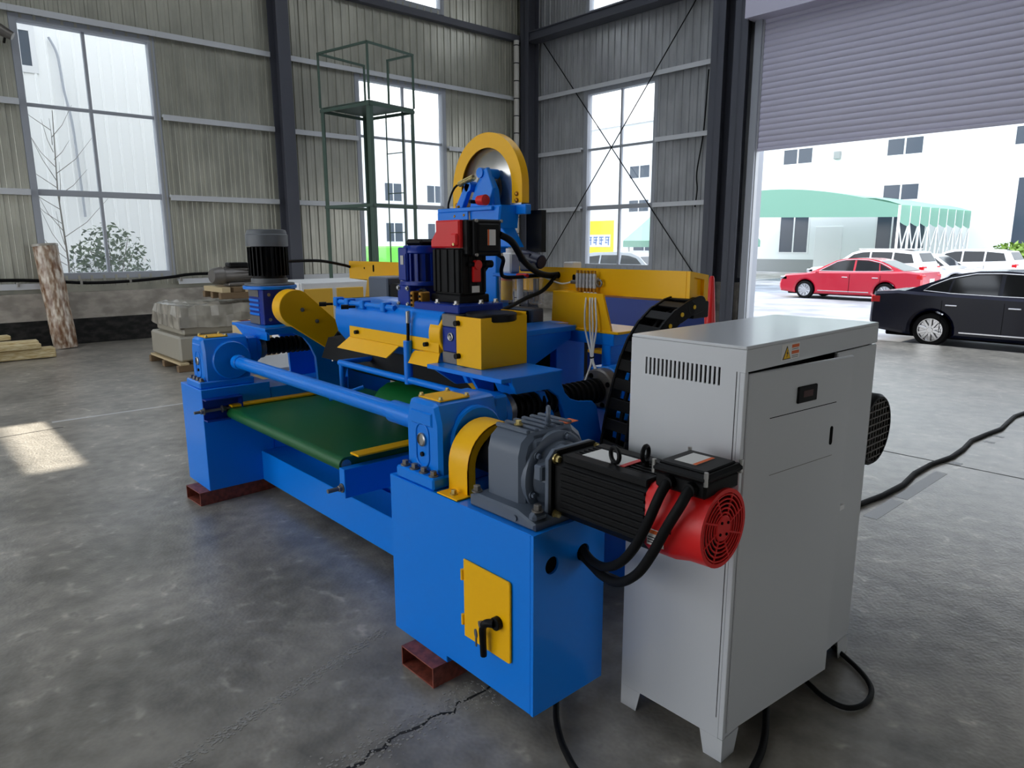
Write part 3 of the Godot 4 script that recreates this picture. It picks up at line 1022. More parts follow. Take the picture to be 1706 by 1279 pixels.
	for k in 4:
		var f: float = [0.0, 0.5, 0.7, 1.0][k]
		var z: float = lerpf(-1.292, -1.085, f)
		var bl: float = [0.0, 0.02, 0.7, 1.0][k]
		var ring := []
		for i in sec:
			var a := TAU * i / sec
			var d := V(cos(a), sin(a), 0)
			var sq: float = 0.117 / maxf(absf(d.x), absf(d.y))
			sq = minf(sq, 0.2 / (absf(d.x) + absf(d.y)) * 1.0)
			var r: float = lerpf(sq, 0.127, bl)
			ring.append([V(1.85, y, z) + d * r, d])
		rings.append(ring)
	for k in 3:
		for i in sec:
			var j := (i + 1) % sec
			cw.quads(rings[k][i][0], rings[k][j][0], rings[k + 1][j][0], rings[k + 1][i][0], rings[k][i][1], rings[k][j][1], rings[k + 1][j][1], rings[k + 1][i][1])
	cw.lathe(V(1.85, y, -1.085), V(0, 0, 1), [P(0.127, 0), P(0.127, 0.006), P(0.114, 0.006), P(0.114, -0.02)], 40)
	var co := obj("fan_cowl", cw, M.red, mo)
	co.position = Vector3.ZERO
	var gr := MB.new()
	for k in 5:
		gr.torus(V(1.85, y, -1.082), V(0, 0, 1), 0.108 - k * 0.0145, 0.0032, 36, 6)
	gr.cyl(V(1.85, y, -1.087), V(1.85, y, -1.077), 0.042, -1, 26, 0.003)
	for k in 8:
		var a := TAU * k / 8.0 + 0.2
		var d := V(cos(a), sin(a), 0)
		gr.cyl(V(1.85, y, -1.082) + d * 0.03, V(1.85, y, -1.082) + d.rotated(V(0, 0, 1), 0.18) * 0.12, 0.0035, -1, 6)
	sp(mo, "fan_grille", gr, "red")
	var fb := MB.new()
	fb.cyl(V(1.85, y, -1.13), V(1.85, y, -1.1), 0.03, -1, 16)
	for k in 6:
		var a := TAU * k / 6.0
		fb.box(V(-0.02, 0.02, -0.004), V(0.025, 0.11, 0.0), 0.001, Transform3D(Basis(V(0, 0, 1), a) * Basis(V(0, 1, 0), 0.5), V(1.85, y, -1.115)))
	fb.cyl(V(1.85, y, -1.2), V(1.85, y, -1.19), 0.12, -1, 30)
	sp(mo, "fan", fb, "black")
	for k in 4:
		var a := TAU * k / 4.0 + 0.6
		sp(mo, "screw", MB.new().cyl(V(1.85 + 0.026 * cos(a), y + 0.026 * sin(a), -1.077), V(1.85 + 0.026 * cos(a), y + 0.026 * sin(a), -1.074), 0.005, -1, 8), "void")
	var st := MB.new()
	st.box(V(1.7325, 0.905, -1.28), V(1.7345, 0.96, -1.215))
	sp(mo, "sticker", st, "paper")
	sp(mo, "sticker", MB.new().box(V(1.731, 0.945, -1.275), V(1.733, 0.957, -1.22)), "orange_print")
	for k in 3:
		sp(mo, "sticker_line", MB.new().box(V(1.731, 0.913 + k * 0.009, -1.276), V(1.733, 0.9155 + k * 0.009, -1.245)), "ink")
	sp(mo, "sticker_line", MB.new().cyl(V(1.7328, 0.922, -1.228), V(1.7315, 0.922, -1.228), 0.008, -1, 12), "ink")
	# terminal box on top
	var jb := MB.new()
	jb.box(V(1.755, 1.095, -1.275), V(1.945, 1.149, -1.09), 0.008)
	jb.box(V(1.745, 1.146, -1.285), V(1.955, 1.174, -1.08), 0.01)
	jb.box(V(1.765, 1.172, -1.268), V(1.935, 1.181, -1.098), 0.006)
	var tb := sp(mo, "terminal_box", jb, "black")
	for p in [V(1.752, 1.141, -1.277), V(1.948, 1.141, -1.277), V(1.752, 1.141, -1.088), V(1.948, 1.141, -1.088)]:
		sp(mo, "screw", MB.new().cyl(p, p + V(0, 0.044, 0), 0.007, -1, 8), "steel")
	sp(mo, "sticker", MB.new().box(V(1.80, 1.1815, -1.235), V(1.905, 1.1825, -1.155)), "paper")
	sp(mo, "sticker", MB.new().box(V(1.80, 1.182, -1.168), V(1.905, 1.183, -1.155)), "orange_print")
	# two black conduits droop from the terminal box into the pedestal
	var paths := [
		[V(1.757, 1.122, -1.135), V(1.735, 1.12, -1.135), V(1.705, 1.083, -1.14), V(1.69, 1.0, -1.178), V(1.70, 0.888, -1.237), V(1.72, 0.79, -1.308), V(1.76, 0.709, -1.413), V(1.80, 0.68, -1.515), V(1.84, 0.675, -1.60), V(1.862, 0.688, -1.676)],
		[V(1.757, 1.125, -1.215), V(1.735, 1.122, -1.215), V(1.70, 1.086, -1.217), V(1.695, 0.986, -1.255), V(1.715, 0.883, -1.316), V(1.75, 0.79, -1.40), V(1.79, 0.725, -1.5), V(1.835, 0.70, -1.60), V(1.862, 0.715, -1.676)]]
	for q in paths:
		mp("motor_cable", MB.new().tube(smooth(q, 8), 0.0165, 12), "rubber")
		sp(mo, "cable_gland", MB.new().cyl(q[0], q[0] - V(0.026, 0, 0), 0.022, -1, 14), "black")


func carriage() -> void:
	# end brackets: deck plates and the curved cheek plates that ride on the screws
	var d1 := mp("deck_plate", MB.new().box(V(2.04, 1.228, -2.92), V(2.44, 1.25, -2.34), 0.003), "blue")
	sp(d1, "deck_rib", MB.new().pz([P(2.06, 1.228), P(2.44, 1.228), P(2.44, 1.12), P(2.20, 1.13)], -2.9, -2.88), "blue")
	sp(d1, "deck_rib", MB.new().pz([P(2.06, 1.228), P(2.2, 1.228), P(2.2, 1.13), P(2.11, 1.15)], -2.60, -2.58), "blue")
	var ck := [P(2.10, 1.228), P(2.13, 1.17), P(2.34, 1.165), P(2.41, 1.12), P(2.455, 1.0), P(2.51, 0.86), P(2.56, 0.72), P(2.80, 0.72), P(2.76, 0.80), P(2.725, 0.90), P(2.69, 1.03), P(2.655, 1.06), P(2.55, 1.075), P(2.49, 1.097), P(2.455, 1.13), P(2.43, 1.18), P(2.42, 1.25), P(2.10, 1.25)]
	mp("cheek_plate", MB.new().pz(ck, -2.365, -2.335, 0.003), "blue")
	mp("cheek_plate", MB.new().pz(ck, -2.72, -2.69, 0.003), "blue")
	mp("cheek_web", MB.new().pz([P(2.30, 1.15), P(2.34, 1.15), P(2.47, 0.9), P(2.43, 0.9)], -2.69, -2.365), "blue")
	var d2 := mp("deck_plate", MB.new().box(V(2.06, 1.228, -5.62), V(2.46, 1.25, -4.98), 0.003), "blue")
	sp(d2, "deck_rib", MB.new().px([P(-5.61, 1.228), P(-5.0, 1.228), P(-5.0, 1.16), P(-5.45, 1.16)], 2.08, 2.10), "blue")
	var ck2 := [P(2.07, 1.228), P(2.10, 1.20), P(2.28, 1.20), P(2.36, 1.16), P(2.41, 1.09), P(2.45, 1.0), P(2.46, 0.78), P(2.66, 0.72), P(2.72, 0.9), P(2.66, 0.97), P(2.56, 1.08), P(2.46, 1.25), P(2.07, 1.25)]
	mp("cheek_plate", MB.new().pz(ck2, -5.02, -4.985, 0.003), "blue")
	mp("cheek_plate", MB.new().pz(ck2, -5.5, -5.47, 0.003), "blue")
	# roller-bar housing across the machine
	var hp := [P(2.17, 1.515), P(2.135, 1.49), P(2.122, 1.45), P(2.12, 1.38), P(2.135, 1.32), P(2.19, 1.25), P(2.3, 1.2), P(2.56, 1.2), P(2.56, 1.5), P(2.5, 1.515)]
	var hs := mp("bar_housing", MB.new().pz(hp, -4.02, -2.92, 0.004), "blue")
	sp(hs, "hinge_rod", MB.new().cyl(V(2.135, 1.502, -4.02), V(2.135, 1.502, -3.35), 0.016, -1, 14), "blue")
	for z in [-4.0, -3.86, -3.68, -3.45]:
		sp(hs, "hinge_block", MB.new().box(V(2.11, 1.475, z - 0.022), V(2.17, 1.53, z + 0.022), 0.006), "blue")
	for z in [-4.04, -3.76]:
		sp(hs, "thumb_screw", MB.new().cyl(V(2.12, 1.485, z), V(2.07, 1.485, z - 0.03), 0.008, -1, 10).cyl(V(2.085, 1.485, z - 0.02), V(2.05, 1.485, z - 0.045), 0.014, -1, 12), "black")
	# yellow chip shields
	mp("chip_shield", MB.new().pz([P(2.118, 1.365), P(2.124, 1.365), P(2.134, 1.30), P(2.124, 1.292), P(2.118, 1.30)], -3.84, -2.92), "yellow")
	var s1 := mp("chip_shield", MB.new().prism(PackedVector2Array([P(-3.85, 0.085), P(-3.30, 0.085), P(-3.38, 0.0), P(-3.95, 0.0)]), Transform3D(Basis(V(0, 0, 1), V(0.45, 0.9, 0).normalized(), V(0.9, -0.45, 0).normalized()), V(2.085, 1.222, 0)), 0.006), "yellow")
	for z in [-3.74, -3.02]:
		sp(s1, "knob", MB.new().cyl(V(2.118, 1.335, z), V(2.095, 1.335, z), 0.012, -1, 12), "black")
	mp("chip_shield", MB.new().prism(PackedVector2Array([P(-3.14, 0.075), P(-2.92, 0.085), P(-2.90, 0.0), P(-3.2, 0.0)]), Transform3D(Basis(V(0, 0, 1), V(0.45, 0.9, 0).normalized(), V(0.9, -0.45, 0).normalized()), V(2.085, 1.222, 0)), 0.006), "yellow")
	mp("end_flange", MB.new().cyl(V(2.235, 1.39, -3.0), V(2.235, 1.39, -2.90), 0.125, -1, 34, 0.004), "yellow")
	var sg := mp("chain_gearbox", MB.new().box(V(2.13, 1.31, -2.905), V(2.40, 1.44, -2.785), 0.006), "dark_blue")
	sp(sg, "end_block", MB.new().box(V(2.13, 1.44, -2.905), V(2.42, 1.503, -2.785), 0.003), "dark_steel")
	sp(sg, "end_block", MB.new().box(V(2.13, 1.251, -2.905), V(2.42, 1.31, -2.785), 0.003), "dark_steel")
	sp(sg, "seal", MB.new().torus(V(2.127, 1.39, -2.83), V(1, 0, 0), 0.018, 0.005).cyl(V(2.13, 1.39, -2.83), V(2.122, 1.39, -2.83), 0.01, -1, 12), "steel")
	# open-topped yellow box over the chain wheel
	var yb := MB.new()
	yb.box(V(2.13, 1.252, -2.785), V(2.134, 1.5, -2.59))
	yb.box(V(2.134, 1.252, -2.594), V(2.432, 1.5, -2.59))
	yb.box(V(2.428, 1.252, -2.785), V(2.432, 1.515, -2.594))
	yb.box(V(2.134, 1.252, -2.785), V(2.428, 1.256, -2.594))
	var bx := mp("chain_cover", yb, "yellow")
	sp(bx, "chain_wheel", MB.new().cyl(V(2.28, 1.475, -2.69), V(2.28, 1.515, -2.69), 0.13, -1, 30, 0.006), "black")
	for y in [1.465, 1.30]:
		sp(bx, "knob", MB.new().cyl(V(2.13, y, -2.765), V(2.105, y, -2.765), 0.014, -1, 12), "black")
	# slanted yellow chain arm at the far end
	var ap := arc(2.30, 1.39, 0.135, 232, 50, 18)
	ap += [P(2.665, 1.235), P(2.525, 1.07)]
	var am := mp("chain_arm", MB.new().pz(ap, -5.08, -4.95, 0.004), "yellow")
	for q in [P(2.344, 1.374), P(2.457, 1.281)]:
		sp(am, "bolt", MB.new().hexa(V(q.x, q.y, -4.95), V(0, 0, 1), 0.011, 0.016), "dark_steel")
	# push rod frame in front of the roller
	var pr := mp("push_frame", MB.new().cyl(V(2.1, 1.125, -3.95), V(2.1, 1.122, -2.45), 0.019, -1, 16).cyl(V(2.1, 1.125, -3.93), V(2.1, 0.88, -3.93), 0.017, -1, 14).cyl(V(2.1, 1.125, -3.96), V(2.45, 1.12, -3.96), 0.017, -1, 14), "blue")
	sp(pr, "cylinder", MB.new().cyl(V(2.1, 1.10, -3.18), V(2.1, 1.34, -3.18), 0.024, -1, 18, 0.003), "blue")
	sp(pr, "piston_rod", MB.new().cyl(V(2.1, 1.34, -3.175), V(2.1, 1.44, -3.17), 0.009, -1, 12), "black")
	sp(pr, "clevis", MB.new().cyl(V(2.1, 1.435, -3.17), V(2.1, 1.50, -3.168), 0.013, -1, 12, 0.002), "steel")
	sp(pr, "cross_rod", MB.new().cyl(V(2.3, 0.93, -4.02), V(2.1, 0.86, -4.12), 0.014, -1, 10), "blue")


func carriage_drives() -> void:
	# far chain motor, upright
	var c := V(2.27, 0, -5.33)
	var b := MB.new()
	b.cyl(c + V(0, 1.60, 0), c + V(0, 1.84, 0), 0.125, -1, 30)
	for k in 26:
		var a := TAU * k / 26.0
		b.box(V(-0.004, 1.62, 0.12), V(0.004, 1.835, 0.15), 0.0, Transform3D(Basis(V(0, 1, 0), a), c))
	var m := mp("gear_motor", b, "black", "black upright motor on the far deck")
	sp(m, "fan_cowl", MB.new().lathe(c, V(0, 1, 0), [P(0, 1.84), P(0.155, 1.84), P(0.155, 1.925), P(0.148, 1.932), P(0.148, 1.94), P(0.14, 1.962), P(0.12, 1.966), P(0, 1.966)], 30), "motor_grey")
	sp(m, "name_plate", MB.new().box(V(2.137, 1.69, -5.38), V(2.141, 1.77, -5.33)), "paper")
	sp(m, "flange", MB.new().cyl(c + V(0, 1.545, 0), c + V(0, 1.562, 0), 0.185, -1, 28, 0.003).cyl(c + V(0, 1.562, 0), c + V(0, 1.60, 0), 0.135, -1, 28), "motor_grey")
	sp(m, "flange", MB.new().cyl(c + V(0, 1.52, 0), c + V(0, 1.545, 0), 0.2, -1, 28, 0.003), "blue")
	sp(m, "gear_case", MB.new().box(V(2.15, 1.25, -5.46), V(2.42, 1.52, -5.2), 0.006), "dark_blue")
	for k in 4:
		sp(m, "fin", MB.new().box(V(2.145, 1.32 + k * 0.035, -5.45), V(2.152, 1.337 + k * 0.035, -5.27)), "blue")
	sp(m, "end_block", MB.new().box(V(2.143, 1.46, -5.45), V(2.18, 1.515, -5.27), 0.003), "dark_steel")
	sp(m, "end_block", MB.new().box(V(2.143, 1.252, -5.45), V(2.18, 1.315, -5.27), 0.003), "dark_steel")
	for q in [V(2.2, 1.48, -5.19), V(2.36, 1.48, -5.19), V(2.2, 1.29, -5.19), V(2.36, 1.29, -5.19), V(2.38, 1.39, -5.19)]:
		sp(m, "bolt", MB.new().hexa(q - V(0, 0, 0.01), V(0, 0, 1), 0.009, 0.014), "steel")
	# vertical black servo with a red cap
	var sv := MB.new()
	sv.box(V(2.255, 1.585, -3.135), V(2.43, 1.83, -2.905), 0.008)
	for z in [-3.125, -3.085, -3.02, -2.96, -2.92]:
		sv.box(V(2.248, 1.60, z - 0.012), V(2.26, 1.825, z + 0.012), 0.003)
	for x in [2.27, 2.32, 2.37, 2.415]:
		sv.box(V(x - 0.01, 1.60, -2.91), V(x + 0.01, 1.825, -2.898), 0.003)
	var s := mp("servo_motor", sv, "black_fin", "black upright motor with red cap")
	sp(s, "cap", MB.new().px([P(-2.905, 1.832), P(-3.155, 1.832), P(-3.155, 1.872), P(-3.11, 1.92), P(-3.11, 1.974), P(-2.905, 1.974)], 2.25, 2.43, 0.008).box(V(2.235, 1.84, -2.965), V(2.27, 1.905, -2.91), 0.008), "red")
	sp(s, "screw", MB.new().cyl(V(2.236, 1.85, -2.93), V(2.23, 1.85, -2.93), 0.008, -1, 8), "zinc")
	sp(s, "terminal_box", MB.new().box(V(2.275, 1.795, -2.91), V(2.475, 1.974, -2.865), 0.006).box(V(2.30, 1.79, -2.87), V(2.48, 1.976, -2.835), 0.008).box(V(2.318, 1.81, -2.84), V(2.462, 1.955, -2.826), 0.006), "black")
	for q in [V(2.305, 1.797, -2.835), V(2.472, 1.797, -2.835), V(2.305, 1.968, -2.835), V(2.472, 1.968, -2.835)]:
		sp(s, "screw", MB.new().cyl(q, q + V(0, 0, 0.012), 0.008, -1, 8), "steel")
	sp(s, "sticker", MB.new().box(V(2.375, 1.845, -2.827), V(2.43, 1.925, -2.8252)), "paper")
	sp(s, "sticker", MB.new().box(V(2.375, 1.845, -2.8255), V(2.386, 1.925, -2.8247)), "orange_print")
	sp(s, "red_block", MB.new().box(V(2.325, 1.655, -2.90), V(2.375, 1.735, -2.88), 0.004).cyl(V(2.35, 1.745, -2.9), V(2.35, 1.745, -2.87), 0.025, -1, 14), "red")
	sp(s, "cable_gland", MB.new().cyl(V(2.30, 1.748, -2.885), V(2.42, 1.748, -2.885), 0.012, -1, 10).cyl(V(2.40, 1.748, -2.885), V(2.45, 1.748, -2.885), 0.02, -1, 12), "black")
	sp(s, "sticker", MB.new().box(V(2.325, 1.60, -2.899), V(2.375, 1.635, -2.895)), "paper")
	sp(s, "foot", MB.new().box(V(2.24, 1.545, -3.15), V(2.44, 1.59, -2.89), 0.006), "black_fin")
	sp(s, "base_flange", MB.new().box(V(2.16, 1.503, -3.2), V(2.46, 1.548, -2.80), 0.006), "dark_blue")
	for q in [V(2.19, 1.548, -3.16), V(2.19, 1.548, -3.02), V(2.19, 1.548, -2.86), V(2.43, 1.548, -2.83), V(2.33, 1.548, -2.83)]:
		sp(s, "bolt", MB.new().hexa(q, V(0, 1, 0), 0.012, 0.02), "steel")
	# small dark blue gear motor to its left
	var g := MB.new()
	var gc := V(2.34, 0, -3.34)
	g.cyl(gc + V(0, 1.645, 0), gc + V(0, 1.80, 0), 0.115, -1, 28)
	g.cyl(gc + V(0, 1.80, 0), gc + V(0, 1.845, 0), 0.125, 0.12, 28, 0.006)
	for k in 20:
		g.box(V(-0.004, 1.65, 0.11), V(0.004, 1.80, 0.135), 0.0, Transform3D(Basis(V(0, 1, 0), TAU * k / 20.0), gc))
	g.box(V(2.21, 1.65, -3.42), V(2.30, 1.835, -3.33), 0.006)
	var gm := mp("gear_motor", g, "dark_blue")
	sp(gm, "cap", MB.new().box(V(2.26, 1.845, -3.42), V(2.36, 1.88, -3.26), 0.014), "black")
	sp(gm, "flange", MB.new().cyl(gc + V(0, 1.625, 0), gc + V(0, 1.648, 0), 0.145, -1, 28, 0.003), "dark_blue")
	sp(gm, "gear_case", MB.new().box(V(2.2, 1.505, -3.42), V(2.4, 1.628, -3.30), 0.006).cyl(V(2.28, 1.565, -3.30), V(2.28, 1.565, -3.24), 0.05, -1, 18), "dark_blue")
	for q in [V(2.2, 1.61, -3.405), V(2.2, 1.61, -3.315), V(2.2, 1.52, -3.405), V(2.2, 1.52, -3.315)]:
		sp(gm, "bolt", MB.new().hexa(q, V(-1, 0, 0), 0.01, 0.012), "steel")
	sp(gm, "name_plate", MB.new().box(V(2.207, 1.74, -3.39), V(2.21, 1.79, -3.36)), "steel")
	for z in [-3.235, -3.155]:
		var bb := mp("bearing_block", MB.new().box(V(2.17, 1.505, z - 0.016), V(2.23, 1.60, z + 0.016), 0.006), "brass")
		for k in 3:
			sp(bb, "bolt", MB.new().cyl(V(2.17, 1.525 + k * 0.025, z), V(2.163, 1.525 + k * 0.025, z), 0.007, -1, 8), "black")
	mp("chain_reel", MB.new().torus(V(2.22, 1.565, -3.195), V(1, 0, 0), 0.04, 0.012), "black")


func rear_beam() -> void:
	var x := 3.1
	# hollow yellow cable duct, open at the near end plate
	var bm := MB.new()
	var top := [P(x, 1.712), P(x + 0.17, 1.688), P(x + 0.17, 1.535), P(x, 1.562)]
	bm.pz(top, -5.58, -2.1, 0.004)
	var beam := obj("rear_beam", bm, M.yellow, R, "long yellow cable duct")
	var ep := MB.new()
	ep.pz([P(x, 1.712), P(x + 0.17, 1.688), P(x + 0.17, 1.66), P(x, 1.684)], -2.1, -2.08)
	ep.pz([P(x, 1.60), P(x + 0.17, 1.574), P(x + 0.17, 1.535), P(x, 1.562)], -2.1, -2.08)
	ep.pz([P(x, 1.684), P(x + 0.04, 1.678), P(x + 0.04, 1.594), P(x, 1.60)], -2.1, -2.08)
	ep.pz([P(x + 0.13, 1.666), P(x + 0.17, 1.66), P(x + 0.17, 1.574), P(x + 0.13, 1.58)], -2.1, -2.08)
	sp(beam, "end_plate", ep, "yellow")
	for q in [[-2.89, 1.651, 0.012, 0.022], [-5.17, 1.656, 0.012, 0.03], [-5.317, 1.655, 0.008, 0.009], [-3.61, 1.648, 0.012, 0.016], [-3.022, 1.665, 0.02, 0.02]]:
		sp(beam, "slot", MB.new().px(arc(q[0], q[1] + q[3] - q[2], q[2], 0, 180, 8) + arc(q[0], q[1] - q[3] + q[2], q[2], 180, 360, 8), x - 0.0015, x + 0.003), "void")
	sp(beam, "switch_box", MB.new().box(V(x + 0.02, 1.70, -3.0), V(x + 0.10, 1.745, -2.92), 0.006), "white")
	# pillars under the beam
	var p1 := mp("beam_pillar", MB.new().px([P(-2.96, 1.40), P(-2.95, 1.58), P(-2.80, 1.58), P(-2.80, 1.40)], 2.98, 3.2, 0.004), "yellow")
	sp(p1, "gusset", MB.new().px([P(-2.80, 1.372), P(-2.80, 1.58), P(-2.545, 1.58), P(-2.475, 1.372)], 2.96, 2.975), "yellow")
	sp(p1, "foot_plate", MB.new().box(V(2.95, 1.365, -2.98), V(3.25, 1.38, -2.42), 0.003), "yellow")
	sp(p1, "bolt", MB.new().hexa(V(2.955, 1.385, -2.74), V(-1, 0, 0), 0.01, 0.014), "zinc")
	var p2 := mp("beam_pillar", MB.new().px([P(-4.965, 1.33), P(-4.965, 1.58), P(-4.885, 1.58), P(-4.885, 1.33)], 2.95, 3.2, 0.004), "yellow")
	sp(p2, "gusset", MB.new().px([P(-5.1, 1.37), P(-5.04, 1.58), P(-4.965, 1.58), P(-4.965, 1.37)], 2.96, 2.975), "pale_yellow")
	# blue portal that carries them
	var fr := MB.new()
	fr.box(V(2.95, 1.30, -3.2), V(3.25, 1.365, -2.45), 0.004)
	fr.box(V(2.95, 0.95, -2.94), V(3.2, 1.30, -2.885), 0.004)
	fr.box(V(2.95, 0.95, -2.535), V(3.2, 1.30, -2.47), 0.004)
	mp("portal_frame", fr, "blue")
	mp("portal_frame", MB.new().box(V(2.95, 1.28, -5.2), V(3.25, 1.33, -4.7), 0.004).box(V(2.95, 0.95, -4.85), V(3.2, 1.28, -4.78), 0.004), "blue")
	mp("rear_body", MB.new().box(V(3.05, 0.5, -4.8), V(3.25, 1.28, -2.9), 0.006), "black")
	mp("slide_block", MB.new().box(V(2.62, 1.3, -3.6), V(2.95, 1.46, -3.05), 0.006), "black_fin")
	mp("slide_block", MB.new().box(V(2.56, 1.3, -4.75), V(2.95, 1.46, -3.75), 0.006), "black_fin")
	mp("tie_plate", MB.new().pz([P(2.42, 1.365), P(2.93, 1.365), P(2.93, 1.32), P(2.6, 1.18), P(2.44, 1.18)], -2.78, -2.75), "blue")
	mp("tie_plate", MB.new().box(V(2.44, 1.365, -3.0), V(2.94, 1.395, -2.72), 0.003), "blue")
	mp("motor_block", MB.new().box(V(2.7, 1.47, -4.3), V(2.95, 1.58, -4.05), 0.01).cyl(V(2.8, 1.5, -4.05), V(2.8, 1.5, -3.8), 0.06, -1, 16), "black_fin")
	mp("motor_block", MB.new().box(V(2.72, 1.46, -4.62), V(2.95, 1.62, -4.36), 0.01), "grey_cast")
	mp("air_cylinder", MB.new().cyl(V(2.62, 1.5, -3.9), V(2.62, 1.5, -3.62), 0.028, -1, 16, 0.004), "frame_grey")
	# lubrication manifold: six little pistons with brass tips
	var mf := mp("grease_manifold", MB.new().box(V(x - 0.035, 1.605, -2.835), V(x - 0.005, 1.66, -2.685), 0.004), "alu")
	for k in 6:
		var z := -2.825 + k * 0.0265
		var cy := MB.new()
		cy.cyl(V(x - 0.04, 1.60, z), V(x - 0.04, 1.683, z), 0.0105, -1, 12)
		for j in 3:
			cy.cyl(V(x - 0.04, 1.61 + j * 0.027, z), V(x - 0.04, 1.62 + j * 0.027, z), 0.0125, -1, 12)
		sp(mf, "piston", cy, "alu")
		sp(mf, "brass_tip", MB.new().cyl(V(x - 0.04, 1.683, z), V(x - 0.04, 1.70, z), 0.008, -1, 10).cyl(V(x - 0.04, 1.575, z), V(x - 0.04, 1.60, z), 0.008, -1, 10), "brass")
	sp(mf, "fitting", MB.new().torus(V(x - 0.03, 1.63, -2.665), V(1, 0, 0), 0.018, 0.006), "dark_steel")
	sp(mf, "fitting", MB.new().cyl(V(x - 0.03, 1.63, -2.83), V(x - 0.03, 1.63, -2.88), 0.012, -1, 10), "dark_steel")
	var mid := [[V(2.95, 1.540, -2.657), V(2.92, 1.393, -2.633), V(2.85, 1.244, -2.521)], [V(2.95, 1.542, -2.626), V(2.92, 1.396, -2.596), V(2.85, 1.244, -2.516)], [V(2.95, 1.543, -2.608), V(2.92, 1.398, -2.574), V(2.85, 1.244, -2.513)], [V(2.95, 1.544, -2.586), V(2.92, 1.40, -2.548), V(2.85, 1.245, -2.510)]]
	var ends := [[V(2.78, 1.167, -2.482), V(2.7, 1.098, -2.451)], [V(2.775, 1.165, -2.478), V(2.69, 1.098, -2.44)], [V(2.82, 1.172, -2.457), V(2.84, 1.09, -2.42), V(2.85, 1.01, -2.29)], [V(2.825, 1.172, -2.45), V(2.84, 1.09, -2.41), V(2.84, 1.01, -2.28)]]
	for k in 4:
		var z: float = -2.772 + k * 0.0265
		mp("grease_tube", MB.new().tube(smooth([V(x - 0.04, 1.575, z), V(x - 0.06, 1.565, lerpf(z, mid[k][0].z, 0.4))] + mid[k] + ends[k]), 0.0055, 7), "paper")
	sp(mf, "cable_tie", MB.new().torus(V(2.85, 1.244, -2.515), V(-0.3, 1, 0), 0.01, 0.005, 10, 6), "black")
	mp("grease_tube", MB.new().tube(smooth([V(x - 0.03, 1.63, -2.88), V(x - 0.06, 1.62, -2.95), V(x - 0.03, 1.66, -3.15)]), 0.005, 7), "paper")
	# air preparation unit with clear bowls
	var fl := mp("air_unit", MB.new().box(V(2.86, 1.655, -3.36), V(2.99, 1.675, -3.06), 0.004), "blue")
	sp(fl, "filter_bowl", MB.new().lathe(V(2.92, 1.655, -3.29), V(0, -1, 0), [P(0, 0), P(0.05, 0), P(0.046, 0.15), P(0.036, 0.16), P(0, 0.16)], 20), "bowl")
	sp(fl, "oil", MB.new().cyl(V(2.92, 1.51, -3.29), V(2.92, 1.63, -3.29), 0.038, -1, 16), "yellow_print")
	sp(fl, "oil_cap", MB.new().cyl(V(2.92, 1.63, -3.29), V(2.92, 1.65, -3.29), 0.036, -1, 16), "orange_print")
	sp(fl, "filter_bowl", MB.new().lathe(V(2.92, 1.655, -3.17), V(0, -1, 0), [P(0, 0), P(0.05, 0), P(0.046, 0.155), P(0.036, 0.165), P(0, 0.165)], 20), "bowl")
	sp(fl, "filter_core", MB.new().cyl(V(2.92, 1.52, -3.17), V(2.92, 1.65, -3.17), 0.02, -1, 14), "white")
	sp(fl, "filter_bowl", MB.new().lathe(V(2.94, 1.65, -3.05), V(0, -1, 0), [P(0, 0), P(0.045, 0), P(0.042, 0.145), P(0.03, 0.155), P(0, 0.155)], 20), "bowl")
	sp(fl, "filter_core", MB.new().cyl(V(2.94, 1.52, -3.05), V(2.94, 1.65, -3.05), 0.018, -1, 14), "dark_steel")
	sp(fl, "regulator", MB.new().box(V(2.88, 1.675, -3.3), V(2.96, 1.80, -3.21), 0.01).cyl(V(2.92, 1.80, -3.255), V(2.92, 1.825, -3.255), 0.03, -1, 16), "white")
	sp(fl, "solenoid", MB.new().box(V(2.9, 1.69, -3.16), V(2.98, 1.80, -3.06), 0.01).cyl(V(2.94, 1.78, -3.17), V(2.94, 1.745, -3.0), 0.042, -1, 18, 0.006), "navy")
	sp(fl, "gauge", MB.new().cyl(V(2.93, 1.72, -3.05), V(2.89, 1.72, -3.03), 0.022, -1, 16), "steel")
	sp(fl, "lever", MB.new().cyl(V(2.87, 1.668, -3.14), V(2.87, 1.668, -3.05), 0.011, -1, 10), "red")
	mp("valve_rack", MB.new().box(V(2.88, 1.35, -3.26), V(2.98, 1.47, -3.02), 0.008).box(V(2.86, 1.39, -3.2), V(2.88, 1.43, -3.06), 0.004), "grey_cast")


